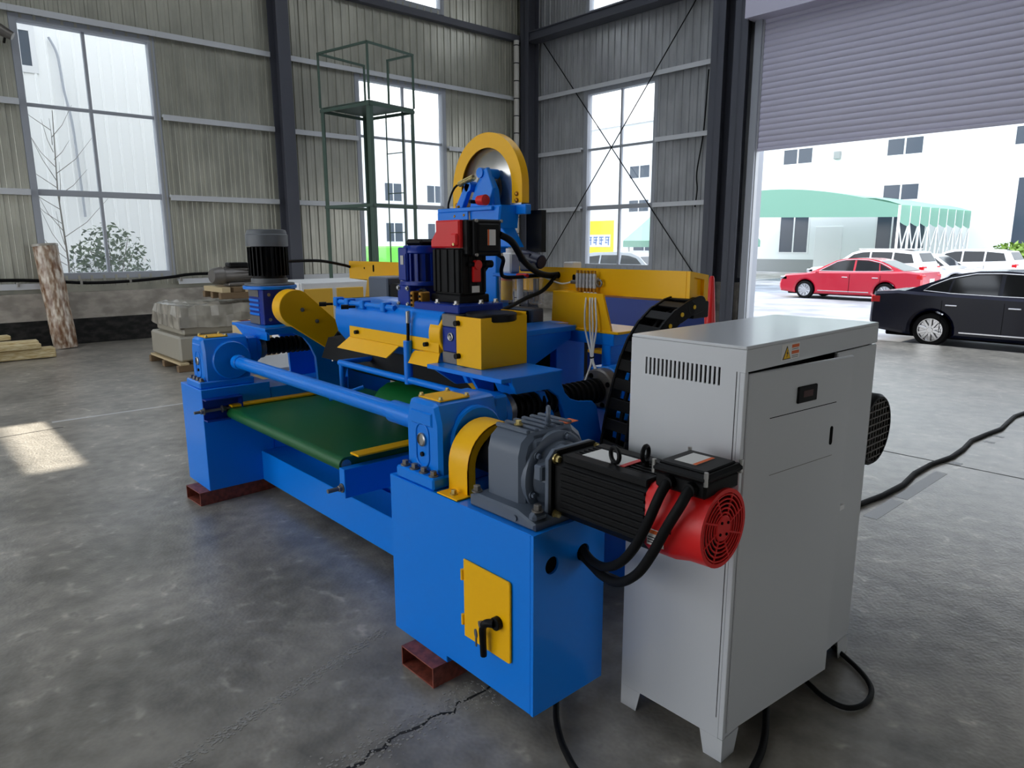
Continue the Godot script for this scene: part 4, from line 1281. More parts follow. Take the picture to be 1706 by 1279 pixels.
func saw() -> void:
	# yellow hooded disc on the tall blue stand
	var x := 2.98
	var c := P(-3.715, 2.213)
	var before := R.get_child_count()
	var ro := 0.358
	var ri := 0.262
	var hood := MB.new()
	var o := [P(c.x + ro, 2.11)] + arc(c.x, c.y, ro, 0, 180, 30) + [P(c.x - ro, 2.06)]
	var i := [P(c.x - ri, 2.06)] + arc(c.x, c.y, ri, 180, 0, 30) + [P(c.x + ri, 2.11)]
	hood.px(o + i, x, x + 0.006)
	hood.px(o + i, x + 0.054, x + 0.06)
	var o2 := [P(c.x + ro - 0.005, 2.11)] + arc(c.x, c.y, ro - 0.005, 0, 180, 30) + [P(c.x - ro + 0.005, 2.06)]
	o2.reverse()
	hood.px(o + o2, x + 0.006, x + 0.054)
	var h := obj("saw_guard", hood, M.yellow, R, "yellow horseshoe guard")
	for q in [P(-3.405, 2.165), P(-3.405, 2.125), P(-4.03, 2.12), P(-4.02, 2.075)]:
		sp(h, "bolt", MB.new().hexa(V(x, q.y, q.x), V(-1, 0, 0), 0.011, 0.014), "brass")
	var d := mp("saw_disc", MB.new().lathe(V(x + 0.03, c.y, c.x), V(1, 0, 0), [P(0, 0), P(0.33, 0), P(0.335, 0.004), P(0.33, 0.008), P(0, 0.008)], 48), "disc_steel")
	sp(d, "hub", MB.new().lathe(V(x + 0.03, c.y, c.x), V(-1, 0, 0), [P(0.13, 0), P(0.125, 0.012), P(0.08, 0.015), P(0.07, 0.06), P(0, 0.06)], 30), "dark_steel")
	# blue swing arm and stand
	var st := MB.new()
	st.box(V(2.78, 2.06, -3.99), V(2.96, 2.085, -3.42), 0.004)
	st.box(V(2.78, 1.97, -3.99), V(2.79, 2.06, -3.66), 0.002)
	st.px([P(-3.67, 1.95), P(-3.38, 1.95), P(-3.36, 2.09), P(-3.67, 2.09)], 2.80, 2.97, 0.01)
	st.box(V(2.93, 2.035, -3.42), V(2.978, 2.095, -3.27), 0.004)
	var s := mp("saw_stand", st, "blue")
	sp(s, "column", MB.new().px([P(-3.62, 1.3), P(-3.45, 1.3), P(-3.45, 1.832), P(-3.30, 1.832), P(-3.40, 1.97), P(-3.62, 1.97)], 2.84, 2.95, 0.006), "blue")
	sp(s, "back_plate", MB.new().px([P(-3.36, 1.80), P(-3.22, 1.80), P(-3.22, 2.06), P(-3.36, 2.06)], 3.02, 3.06), "black")
	var ar := MB.new()
	ar.px([P(-3.9, 2.09), P(-3.82, 2.09), P(-3.73, 2.24), P(-3.78, 2.25)], 2.86, 2.90, 0.004)
	ar.px([P(-3.78, 2.09), P(-3.52, 2.09), P(-3.54, 2.20), P(-3.60, 2.30), P(-3.66, 2.29), P(-3.72, 2.22)], 2.89, 2.95, 0.006)
	ar.px(arc(-3.61, 2.30, 0.032, 0, 360, 14).slice(0, 14), 2.84, 2.99)
	ar.px([P(-3.60, 2.31), P(-3.55, 2.33), P(-3.49, 2.20), P(-3.53, 2.09), P(-3.6, 2.2)], 2.85, 2.88, 0.004)
	sp(s, "swing_arm", ar, "blue")
	sp(s, "pivot", MB.new().cyl(V(2.86, 2.225, -3.76), V(2.93, 2.225, -3.76), 0.035, -1, 16), "blue")
	var sg := MB.new()
	for k in 12:
		sg.torus(V(2.86, 2.245 + k * 0.003, -3.84 + k * 0.013), V(0, 0.2, 1), 0.016, 0.004, 12, 6)
	sp(s, "spring", sg, "zinc")
	sp(s, "stop_pin", MB.new().cyl(V(2.86, 2.12, -3.64), V(2.78, 2.12, -3.64), 0.012, -1, 10), "black")
	sp(s, "red_knob", MB.new().cyl(V(2.80, 2.125, -3.57), V(2.80, 2.125, -3.50), 0.03, 0.034, 14), "red")
	for q in [V(2.80, 2.088, -3.78), V(2.79, 2.03, -3.80), V(2.79, 2.035, -3.70), V(2.8, 1.975, -3.64), V(2.8, 1.97, -3.42)]:
		sp(s, "bolt", MB.new().hexa(q, V(-1, 0.3, 0), 0.01, 0.014), "brass")
	mp("saw_cable", MB.new().tube(smooth([V(2.88, 2.26, -3.80), V(2.88, 2.23, -3.92), V(2.87, 2.13, -3.98), V(2.86, 2.07, -3.97)]), 0.007), "rubber")
	for k in range(before, R.get_child_count()):
		R.get_child(k).position += V(0.13, 0, 0)


func chain() -> void:
	# black cable carrier hanging from the near end of the beam
	var path := smooth([V(3.16, 1.545, -2.12), V(3.05, 1.525, -2.12), V(2.93, 1.47, -2.13), V(2.83, 1.38, -2.14), V(2.77, 1.27, -2.15), V(2.73, 1.15, -2.16), V(2.70, 1.02, -2.17), V(2.68, 0.88, -2.18), V(2.68, 0.72, -2.2), V(2.70, 0.58, -2.2)], 4)
	var c := obj("cable_chain", MB.new().tube(path, 0.012, 6), M.rubber, R, "black link cable chain with yellow pins")
	var acc := 0.0
	for i in path.size() - 1:
		acc += path[i].distance_to(path[i + 1])
		if acc < 0.078:
			continue
		acc = 0.0
		var t: Vector3 = (path[i + 1] - path[i]).normalized()
		var bs := Basis(V(0, 0, 1).cross(t).normalized(), t, V(0, 0, 1).cross(t).normalized().cross(t))
		var tr := Transform3D(bs, path[i])
		var l := MB.new()
		for z in [-0.075, 0.075]:
			l.prism(PackedVector2Array(arc(0, 0.038, 0.042, 0, 180, 8) + arc(0, -0.038, 0.042, 180, 360, 8)), tr * Transform3D(Basis(), V(0, 0, z - 0.007)), 0.014, 0.002)
		l.box(V(0.026, -0.028, -0.07), V(0.036, 0.028, 0.07), 0.002, tr)
		l.box(V(-0.036, -0.028, -0.07), V(-0.026, 0.028, 0.07), 0.002, tr)
		sp(c, "chain_link", l, "black")
		var pn := MB.new()
		pn.cyl(tr * V(0, 0.03, 0.08), tr * V(0, 0.03, 0.087), 0.011, -1, 12)
		pn.cyl(tr * V(0, 0.03, -0.08), tr * V(0, 0.03, -0.087), 0.011, -1, 12)
		sp(c, "pin", pn, "yellow_print")
	sp(c, "end_bracket", MB.new().box(V(3.1, 1.47, -2.2), V(3.24, 1.555, -2.05), 0.006), "black")


func hoses() -> void:
	var list := [
		[[V(2.47, 1.90, -2.84), V(2.56, 1.86, -2.84), V(2.7, 1.76, -2.9), V(2.88, 1.69, -2.98), V(3.02, 1.665, -3.03), V(3.1, 1.665, -3.03)], 0.019],
		[[V(2.46, 1.80, -2.85), V(2.53, 1.77, -2.88), V(2.62, 1.70, -3.0), V(2.75, 1.66, -3.1), V(2.95, 1.665, -3.05), V(3.09, 1.665, -3.02)], 0.011],
		[[V(3.08, 1.66, -3.02), V(2.95, 1.58, -3.0), V(2.75, 1.55, -2.93), V(2.55, 1.52, -2.84), V(2.43, 1.50, -2.80)], 0.012],
		[[V(2.30, 1.72, -5.22), V(2.45, 1.725, -5.3), V(2.75, 1.72, -5.42), V(3.02, 1.68, -5.55), V(3.1, 1.66, -5.56)], 0.012],
		[[V(2.7, 1.58, -4.1), V(2.62, 1.56, -3.95), V(2.66, 1.5, -3.7), V(2.8, 1.46, -3.6)], 0.012],
		[[V(2.62, 1.75, -3.1), V(2.72, 1.66, -3.3), V(2.7, 1.52, -3.4), V(2.66, 1.45, -3.35)], 0.011],
	]
	for h in list:
		mp("hose", MB.new().tube(smooth(h[0], 7), h[1], 10), "rubber")


# ---------- things round the machine ----------
func cabinet() -> void:
	var x0 := 2.05
	var x1 := 3.11
	var z0 := -1.615
	var z1 := -1.15
	var top := 1.525
	var c := thing("control_cabinet", "tall white sheet metal control cabinet standing in front of the machine", "cabinet", V(2.58, 0, -1.38))
	var b := MB.new()
	# left side with its vent slots: sheet pieces and bars
	var va := -1.545
	var vb := -1.245
	var n := 18
	var hz := z1 - 0.02
	b.box(V(x0, 0.09, z0), V(x0 + 0.02, 1.385, hz))
	b.box(V(x0, 1.447, z0), V(x0 + 0.02, top - 0.012, hz))
	b.box(V(x0, 1.385, z0), V(x0 + 0.02, 1.447, va - 0.004))
	b.box(V(x0, 1.385, vb + 0.004), V(x0 + 0.02, 1.447, hz))
	for k in n - 1:
		var z := lerpf(va, vb, (k + 0.5) / (n - 1))
		b.box(V(x0, 1.385, z - 0.0045), V(x0 + 0.006, 1.447, z + 0.0045))
	b.box(V(x0, 1.44, hz), V(x1, top - 0.012, z1))             # header
	b.box(V(x0, top - 0.012, z0), V(x1, top, z1), 0.003)       # top
	b.box(V(x1 - 0.02, 0.09, z0 + 0.02), V(x1, top - 0.012, hz))
	b.box(V(x0 + 0.02, 0.09, z0), V(x1, top - 0.012, z0 + 0.02))
	b.box(V(x0, 0.09, hz), V(x0 + 0.02, 1.44, z1), 0.002)
	b.box(V(x0 + 0.02, 0.09, hz), V(x1, 0.15, z1 - 0.004))
	b.box(V(x0 + 0.02, 0.092, z0 + 0.02), V(x1 - 0.02, 0.1, hz))
	var bd := obj("body", b, M.cabinet, c)
	obj("inner_panel", MB.new().box(V(x0 + 0.03, 0.12, z1 - 0.09), V(x1 - 0.03, 1.5, z1 - 0.08)), M.void, c)
	obj("vent_screen", MB.new().box(V(x0 + 0.012, 1.37, z0 + 0.03), V(x0 + 0.016, 1.46, z1 - 0.06)), M.void, c)
	obj("seam", MB.new().box(V(x0 - 0.0006, 0.17, -1.182), V(x0 + 0.001, 1.44, -1.179)), M.ink, c)
	# angle feet at the corners
	for f in [[x0, z0, 1, 1], [x0, z1, 1, -1], [x1, z0, -1, 1], [x1, z1, -1, -1]]:
		var m := MB.new()
		m.px([P(f[1], 0), P(f[1] + 0.075 * f[3], 0), P(f[1] + 0.095 * f[3], 0.0895), P(f[1], 0.0895)], minf(f[0], f[0] + 0.004 * f[2]), maxf(f[0], f[0] + 0.004 * f[2]))
		m.pz([P(f[0] + 0.004 * f[2], 0), P(f[0] + 0.085 * f[2], 0), P(f[0] + 0.11 * f[2], 0.0895), P(f[0] + 0.004 * f[2], 0.0895)], minf(f[1], f[1] + 0.004 * f[3]), maxf(f[1], f[1] + 0.004 * f[3]))
		obj("foot", m, M.cabinet, c)
	# left door ajar on its hinge, right door shut
	var dr := Node3D.new()
	dr.name = "door"
	c.add_child(dr, true)
	dr.position = V(x0 + 0.024, 0, z1 + 0.002) + shift[c]
	dr.rotation.y = deg_to_rad(-5.5)
	var dm := MB.new()
	dm.box(V(0, 0.105, -0.018), V(0.66, 1.432, 0), 0.004)
	var door := MeshInstance3D.new()
	door.name = "door"
	door.mesh = dm.mesh()
	door.material_override = M.cabinet
	c.remove_child(dr)
	c.add_child(door, true)
	door.transform = dr.transform
	dr.free()
	var d := [
		["meter", MB.new().box(V(0.285, 1.295, -0.002), V(0.405, 1.355, 0.008), 0.003), "black"],
		["readout", MB.new().box(V(0.315, 1.315, 0.008), V(0.375, 1.338, 0.0086)), "led_red"],
		["seam", MB.new().box(V(0.13, 1.2635, -0.001), V(0.555, 1.2665, 0.0006)), "void"],
		["seam", MB.new().box(V(0.15, 1.0565, -0.001), V(0.555, 1.0585, 0.0006)), "dark_steel"],
		["slot_lock", MB.new().pz(arc(0.537, 1.165, 0.009, 0, 180, 8) + arc(0.537, 1.11, 0.009, 180, 360, 8), -0.001, 0.002), "void"],
	]
	for q in d:
		obj(q[0], q[1], M[q[2]], door)
	obj("door", MB.new().box(V(2.735, 0.105, z1 - 0.016), V(x1 - 0.004, 1.434, z1 + 0.002), 0.004), M.cabinet, c)
	obj("hinge", MB.new().box(V(2.80, 0.762, z1 + 0.002), V(2.88, 0.784, z1 + 0.022), 0.003), M.white, c)
	# warning sticker on the header
	obj("sticker", MB.new().box(V(2.28, 1.452, z1), V(2.41, 1.508, z1 + 0.0012)), M.paper, c)
	obj("warning_triangle", MB.new().pz([P(2.288, 1.455), P(2.345, 1.455), P(2.3165, 1.502)], z1 + 0.001, z1 + 0.0024), M.ink, c)
	obj("warning_triangle", MB.new().pz([P(2.293, 1.458), P(2.340, 1.458), P(2.3165, 1.4965)], z1 + 0.002, z1 + 0.0032), M.yellow_print, c)
	obj("warning_bolt", MB.new().pz([P(2.319, 1.489), P(2.311, 1.476), P(2.317, 1.475), P(2.313, 1.462), P(2.323, 1.478), P(2.317, 1.479)], z1 + 0.003, z1 + 0.004), M.ink, c)
	for y in [1.496, 1.474]:
		obj("sticker_band", MB.new().box(V(2.352, y - 0.004, z1), V(2.404, y + 0.007, z1 + 0.0022)), M.orange_print, c)
	for y in [1.486, 1.463, 1.457]:
		obj("sticker_line", MB.new().box(V(2.354, y, z1), V(2.40, y + 0.0016, z1 + 0.002)), M.ink, c)
	# black motor behind the cabinet's far corner
	var m := thing("ground_motor", "black motor with round grille standing just behind the white cabinet", "motor", V(3.4, 0.62, -1.55))
	obj("stand", MB.new().box(V(3.2, 0, -1.72), V(3.6, 0.8, -1.42), 0.01), M.blue, m)
	obj("body", MB.new().cyl(V(3.42, 0.985, -1.85), V(3.42, 0.985, -1.32), 0.165, -1, 32, 0.02), M.black_fin, m)
	obj("fan_cowl", MB.new().lathe(V(3.42, 0.985, -1.38), V(0, 0, 1), [P(0.172, 0), P(0.172, 0.14), P(0.16, 0.155), P(0.15, 0.155), P(0.15, 0.12), P(0, 0.12)], 34), M.black, m)
	var gr := MB.new()
	for k in 9:
		var q := -0.13 + k * 0.0325
		var w := sqrt(0.15 * 0.15 - q * q)
		gr.box(V(3.42 - w, 0.985 + q - 0.0025, -1.232), V(3.42 + w, 0.985 + q + 0.0025, -1.226))
		gr.box(V(3.42 + q - 0.0025, 0.985 - w, -1.235), V(3.42 + q + 0.0025, 0.985 + w, -1.229))
	obj("grille", gr, M.dark_steel, m)


func steel_block(at: Vector3, wx: float, h: float, wz: float, turn: float, label: String) -> void:
	var b := MB.new()
	var t := 0.006
	b.box(V(0, 0, -wz), V(wx, t, 0), 0.001)
	b.box(V(0, h - t, -wz), V(wx, h, 0), 0.001)
	b.box(V(0, t, -t), V(wx, h - t, 0))
	b.box(V(0, t, -wz), V(wx, h - t, -wz + t))
	var o := one("steel_block", b, M.rust, label, "steel block", "")
	o.position = at
	o.rotation.y = turn


func cables_on_floor() -> void:
	one("floor_cable", MB.new().tube(smooth([V(2.0, 0.02, -1.95), V(1.86, 0.02, -1.80), V(1.75, 0.02, -1.69), V(1.655, 0.02, -1.55), V(1.61, 0.02, -1.40), V(1.7, 0.02, -1.2), V(1.9, 0.02, -1.05)]), 0.013, 10), M.rubber, "black cable curving over the floor left of the white cabinet", "cable")
	one("floor_cable", MB.new().tube(smooth([V(2.5, 0.1, -1.24), V(2.48, 0.04, -1.215), V(2.40, 0.018, -1.165), V(2.28, 0.016, -1.105), V(2.15, 0.016, -1.06), V(1.95, 0.016, -1.03), V(1.8, 0.016, -1.08)]), 0.014, 10), M.rubber, "black cable emerging from under the cabinet's front edge", "cable")
	one("floor_cable", MB.new().tube(smooth([V(2.80, 0.014, -1.32), V(2.73, 0.014, -1.16), V(2.68, 0.014, -1.06), V(2.68, 0.014, -0.97), V(2.76, 0.014, -0.93), V(2.88, 0.014, -0.95), V(2.98, 0.014, -1.04), V(3.08, 0.014, -1.2)]), 0.011, 10), M.rubber, "black cable looped on the floor by the cabinet's right foot", "cable")
	var rope := []
	for k in 30:
		var x := 3.9 + k * 0.36
		rope.append(V(x, 0.016, -1.86 + 0.03 * sin(k * 1.7) + 0.012 * (x - 3.9)))
	one("floor_cable", MB.new().tube(rope, 0.02, 8), M.rubber, "long dark cable lying beside the worn white floor line", "cable")


func far_corner() -> void:
	# roll wrapped in film, leaning on the low wall
	var p := thing("wrapped_roll", "tall brown roll wrapped in shiny film leaning on the wall below the window", "roll", V(2.42, 0, -15.1))
	obj("roll", MB.new().lathe(V(2.45, 0.0, -15.02), V(-0.1, 1.9, -0.18), [P(0, 0), P(0.19, 0.0), P(0.205, 0.3), P(0.195, 0.7), P(0.205, 1.1), P(0.195, 1.5), P(0.2, 1.86), P(0.0, 1.86)], 22), M.sapling_wrap, p)
	obj("end_cap", MB.new().lathe(V(2.35, 1.865, -15.195), V(-0.1, 1.9, -0.18), [P(0.0, 0.012), P(0.205, 0.01), P(0.21, -0.03), P(0.19, -0.03)], 22), M.plastic_sheet, p)
	# rough planks
	var pl := [[V(0.85, 0.08, -13.95), 2.5, 0.16, 0.30, 0.02], [V(0.75, 0.225, -14.1), 2.3, 0.12, 0.24, -0.03], [V(0.9, 0.21, -13.8), 2.0, 0.09, 0.16, 0.06], [V(0.5, 0.33, -14.25), 2.1, 0.08, 0.2, 0.09], [V(0.6, 0.08, -14.5), 2.4, 0.15, 0.26, -0.02], [V(0.25, 0.05, -13.45), 1.5, 0.09, 0.25, 0.12]]
	var lab := ["thick pale rough plank at the front bottom of the timber pile", "thin plank in the middle layer of the timber pile", "short pale plank lying across the front of the timber pile", "topmost dark plank of the timber pile", "rearmost bottom plank of the timber pile", "loose plank on the floor before the timber pile"]
	for k in pl.size():
		var q = pl[k]
		var b := MB.new().box(V(-q[1] * 0.5, -q[2] * 0.5, -q[3] * 0.5), V(q[1] * 0.5, q[2] * 0.5, q[3] * 0.5), 0.012)
		var o := one("plank", b, M.timber, lab[k], "plank", "rough timber planks by the wall")
		o.position = q[0] + V(0, 0.01, 0)
		o.rotation.y = q[4]
	# pallet with a crate under plastic
	var a := V(4.0, 0, -11.6)
	pallet(a + V(0, 0, 0), 1.7, 1.5, "low wooden pallet under the plastic covered crates")
	var bw := thing("wrapped_crate", "lower dusty crate wrapped in clear plastic on the pallet", "crate", a + V(0, 0.14, 0))
	var cr := MB.new()
	cr.box(V(a.x - 0.8, 0.145, a.z - 0.7), V(a.x + 0.8, 0.52, a.z + 0.7), 0.03)
	obj("crate", cr, M.wrap, bw)
	var cu := thing("wrapped_crate", "upper grey crate with a torn plastic cover, stacked on the lower crate", "crate", a + V(0, 0.52, 0))
	obj("crate", MB.new().box(V(a.x - 0.72, 0.525, a.z - 0.62), V(a.x + 0.78, 0.92, a.z + 0.66), 0.03), M.wrap, cu)
	var sh := MB.new()
	var fn := FastNoiseLite.new()
	fn.seed = 5
	fn.frequency = 1.1
	var g := 18
	var grid := []
	for i in g + 1:
		var row := []
		for j in g + 1:
			var u := float(i) / g * 2.0 - 1.0
			var w := float(j) / g * 2.0 - 1.0
			var d := maxf(absf(u), absf(w))
			var px := clampf(u * 1.25, -1.0, 1.0)
			var pz := clampf(w * 1.25, -1.0, 1.0)
			var y := 0.955 - maxf(0.0, d - 0.8) * 1.6
			var nz := fn.get_noise_3d(u * 3.0, w * 3.0, 0.0)
			row.append(V(a.x + 0.03 + px * (0.79 + 0.04 * nz), y + 0.06 * nz, a.z + 0.02 + pz * (0.69 + 0.05 * nz)))
		grid.append(row)
	for i in g:
		for j in g:
			var n1: Vector3 = (grid[i][j + 1] - grid[i][j]).cross(grid[i + 1][j] - grid[i][j]).normalized()
			sh.quad(grid[i][j], grid[i + 1][j], grid[i + 1][j + 1], grid[i][j + 1], n1)
	obj("plastic_cover", sh, M.plastic_sheet, cu)
	pallet(V(4.35, 1.03, -11.4), 0.9, 0.8, "small dark wooden pallet on top of the upper crate", true)
	var dm := thing("spare_motor", "dusty dark spare motor lying on the small upper pallet", "motor", V(4.3, 1.22, -11.35))
	var q := V(4.3, 1.38, -11.3)
	var mb := MB.new().cyl(q + V(-0.28, 0, 0.05), q + V(0.32, 0, -0.05), 0.12, -1, 22, 0.01)
	for k in 16:
		mb.box(V(-0.2, 0.11, -0.006), V(0.22, 0.14, 0.006), 0.0, Transform3D(Basis(V(1, 0, 0), TAU * k / 16.0), q))
	obj("body", mb, M.dark_steel, dm)
	obj("fan_cowl", MB.new().cyl(q + V(-0.44, 0, 0.08), q + V(-0.26, 0, 0.05), 0.12, 0.14, 22, 0.02), M.dark_steel, dm)
	obj("terminal_box", MB.new().box(q + V(-0.16, 0.12, -0.09), q + V(0.14, 0.2, 0.1), 0.015), M.black, dm)
	obj("foot", MB.new().box(q + V(-0.2, -0.16, -0.13), q + V(0.2, -0.11, 0.13), 0.01), M.dark_steel, dm)
	obj("lifting_eye", MB.new().torus(q + V(0.26, 0.17, 0), V(0, 0, 1), 0.035, 0.012), M.steel, dm)
	# open frame tower of green steel by the second window
	var t := thing("steel_tower", "tall dark green steel frame tower with a raised platform by the window", "frame tower", V(7.755, 0, -12.915), "", true, deg_to_rad(11.5))
	var hx := 0.595
	var hz := 0.705
	var cn := [V(-hx, 0, hz), V(hx, 0, hz), V(hx, 0, -hz), V(-hx, 0, -hz)]   # near, right, far, left
	for c in cn:
		var l := MB.new()
		var sx := -signf(c.x)
		var sz := -signf(c.z)
		l.box(c, c + V(0.09 * sx, 4.5, 0.01 * sz))
		l.box(c + V(0, 0, 0.01 * sz), c + V(0.01 * sx, 4.5, 0.09 * sz))
		obj("leg", l, M.green_steel, t)
		obj("post", MB.new().box(c + V(-0.018, 4.515, -0.018), c + V(0.018, 5.5, 0.018), 0.003), M.green_steel, t)
	for k in 4:
		var a0: Vector3 = cn[k]
		var e: Vector3 = cn[(k + 1) % 4]
		for y in [4.45, 2.6]:
			if y < 3.0 and k == 1:
				continue
			obj("cross_rail", MB.new().box(a0.min(e) + V(-0.012, y - 0.03, -0.012), a0.max(e) + V(0.012, y + 0.03, 0.012), 0.002), M.green_steel, t)
		if k == 1:
			e = a0.lerp(e, 0.5)
			obj("post", MB.new().box(e + V(-0.018, 4.515, -0.018), e + V(0.018, 5.5, 0.018), 0.003), M.green_steel, t)
		obj("top_rail", MB.new().box(a0.min(e) + V(-0.02, 5.5, -0.02), a0.max(e) + V(0.02, 5.54, 0.02), 0.003), M.green_steel, t)
	obj("platform", MB.new().box(V(-hx, 4.5, -hz), V(hx, 4.512, hz)), M.green_steel, t)
	for z in [-0.05, 0.42]:
		obj("ladder_rod", MB.new().cyl(V(hx - 0.05, 0, z), V(hx - 0.05, 4.5, z), 0.014, -1, 8), M.green_steel, t)
	for k in 5:
		obj("rung", MB.new().cyl(V(hx - 0.05, 0.5 + k * 0.8, -0.05), V(hx - 0.05, 0.5 + k * 0.8, 0.42), 0.01, -1, 8), M.green_steel, t)


func pallet(a: Vector3, w: float, d: float, label: String, dark := false) -> void:
	var p := thing("pallet", label, "pallet", a)
	var m: Material = M.wood_dark
	for k in 3:
		var z := a.z - d * 0.5 + 0.05 + k * (d - 0.1) * 0.5
		obj("bearer", MB.new().box(V(a.x - w * 0.5, a.y + 0.002, z - 0.05), V(a.x + w * 0.5, a.y + 0.1, z + 0.05), 0.006), m, p)
	var n := int(w / 0.17)
	for k in n:
		var x := a.x - w * 0.5 + (k + 0.5) * w / n
		obj("deck_board", MB.new().box(V(x - 0.065, a.y + 0.1, a.z - d * 0.5), V(x + 0.065, a.y + (0.18 if dark else 0.135), a.z + d * 0.5), 0.005), m if k % 2 else M.wood, p)


func behind_machine() -> void:
	# pale framed machine housing with yellow panels
	var c := thing("machine_housing", "cream framed housing with yellow panels standing behind the machine", "machine", V(4.9, 0, -8.9))
	var x0 := 4.0
	var x1 := 5.9
	var y1 := 1.37
	var zf := -8.5
	obj("frame", MB.new().box(V(x0, 0.0, -9.5), V(x1, y1, zf - 0.02), 0.01), M.white, c)
	for k in 4:
		var a := x0 + 0.07 + k * 0.46
		obj("panel", MB.new().box(V(a, 0.25, zf - 0.02), V(a + 0.40, 1.29, zf - 0.004), 0.006), M.pale_yellow, c)
	obj("post", MB.new().box(V(x0 + 0.03, 0, zf - 0.02), V(x0 + 0.06, y1, zf), 0.003), M.white, c)
	# timber frame and boards in the gap
	var w := thing("wood_crate", "low cream wooden crate frame seen behind the far screw", "crate", V(3.9, 0, -9.4))
	obj("board", MB.new().box(V(3.15, 0.55, -8.6), V(3.22, 0.95, -8.2), 0.01), M.wood, w)
	obj("board", MB.new().box(V(3.34, 0.55, -8.6), V(3.5, 0.95, -8.25), 0.01), M.wood, w)
	obj("panel", MB.new().box(V(3.22, 0.5, -8.58), V(3.34, 0.95, -8.4), 0.004), M.rust_red, w)
	obj("board", MB.new().box(V(3.0, 0.0, -9.0), V(3.6, 0.55, -8.3), 0.02), M.wood, w)
	var sk := thing("wood_skid", "small pale wooden skid on the floor behind the belt", "skid", V(4.35, 0, -9.8))
	obj("runner", MB.new().box(V(4.1, 0.002, -10.6), V(4.25, 0.2, -9.6), 0.01), M.wood, sk)
	obj("runner", MB.new().box(V(4.55, 0.002, -10.6), V(4.7, 0.2, -9.6), 0.01), M.wood, sk)
	obj("board", MB.new().box(V(4.05, 0.2, -10.6), V(4.75, 0.24, -9.6), 0.006), M.wood, sk)
	obj("bolster", MB.new().box(V(4.25, 0.002, -9.8), V(4.55, 0.16, -9.65), 0.006), M.rust_red, sk)
	var bt := thing("side_table", "long grey steel table behind the far end of the belt", "table", V(3.2, 0, -6.6))
	obj("top", MB.new().box(V(2.4, 0.66, -7.2), V(3.9, 0.70, -6.4), 0.006), M.alu, bt)
	for q in [[2.45, -7.15], [2.45, -6.45], [3.85, -7.15], [3.85, -6.45]]:
		obj("leg", MB.new().box(V(q[0] - 0.025, 0, q[1] - 0.025), V(q[0] + 0.025, 0.66, q[1] + 0.025), 0.003), M.dark_blue, bt)
	# blue sheeted machine with its white table
	var s := thing("blue_machine", "blue sheeted machine with white table seen under the yellow duct", "machine", V(5.2, 0, -3.3))
	obj("cover", MB.new().pz([P(4.75, 1.14), P(4.82, 1.42), P(5.15, 1.45), P(5.2, 1.1)], -4.5, -3.3, 0.03), M.tarp_blue, s)
	obj("table", MB.new().box(V(4.35, 1.085, -4.3), V(5.2, 1.115, -3.3), 0.006), M.white, s)
	obj("base", MB.new().box(V(4.5, 0.0, -4.2), V(5.2, 1.085, -3.3), 0.02), M.dark_blue, s)
	obj("ledge", MB.new().box(V(4.36, 0.96, -3.9), V(4.5, 0.985, -3.35), 0.004), M.yellow, s)
	var rc := thing("red_cone", "slim red cone standing past the yellow duct's near end", "cone", V(7.06, 0, -4.45))
	obj("cone", MB.new().lathe(V(7.06, 0.0, -4.45), V(0, 1, 0), [P(0, 0.02), P(0.13, 0.02), P(0.03, 1.46), P(0.018, 1.49), P(0, 1.49)], 20), M.red, rc)
	obj("foot", MB.new().box(V(6.86, 0.001, -4.65), V(7.26, 0.03, -4.25), 0.008), M.black, rc)
	# small things on the floor behind the cabinet
	var wk := thing("wheel_jack", "dark small trolley jack behind the cabinet top", "jack", V(6.3, 0, -3.6))
	obj("body", MB.new().box(V(6.1, 0.001, -3.85), V(6.7, 0.85, -3.4), 0.03), M.dark_steel, wk)
	obj("tray", MB.new().box(V(6.05, 0.86, -3.9), V(6.75, 0.9, -3.35), 0.01), M.black, wk)
	obj("bag", MB.new().lathe(V(6.3, 0.9, -3.6), V(0, 1, 0), [P(0, 0), P(0.16, 0), P(0.18, 0.08), P(0.1, 0.16), P(0, 0.17)], 14), M.white, wk)


# ---------- outside ----------
const GY := -0.13


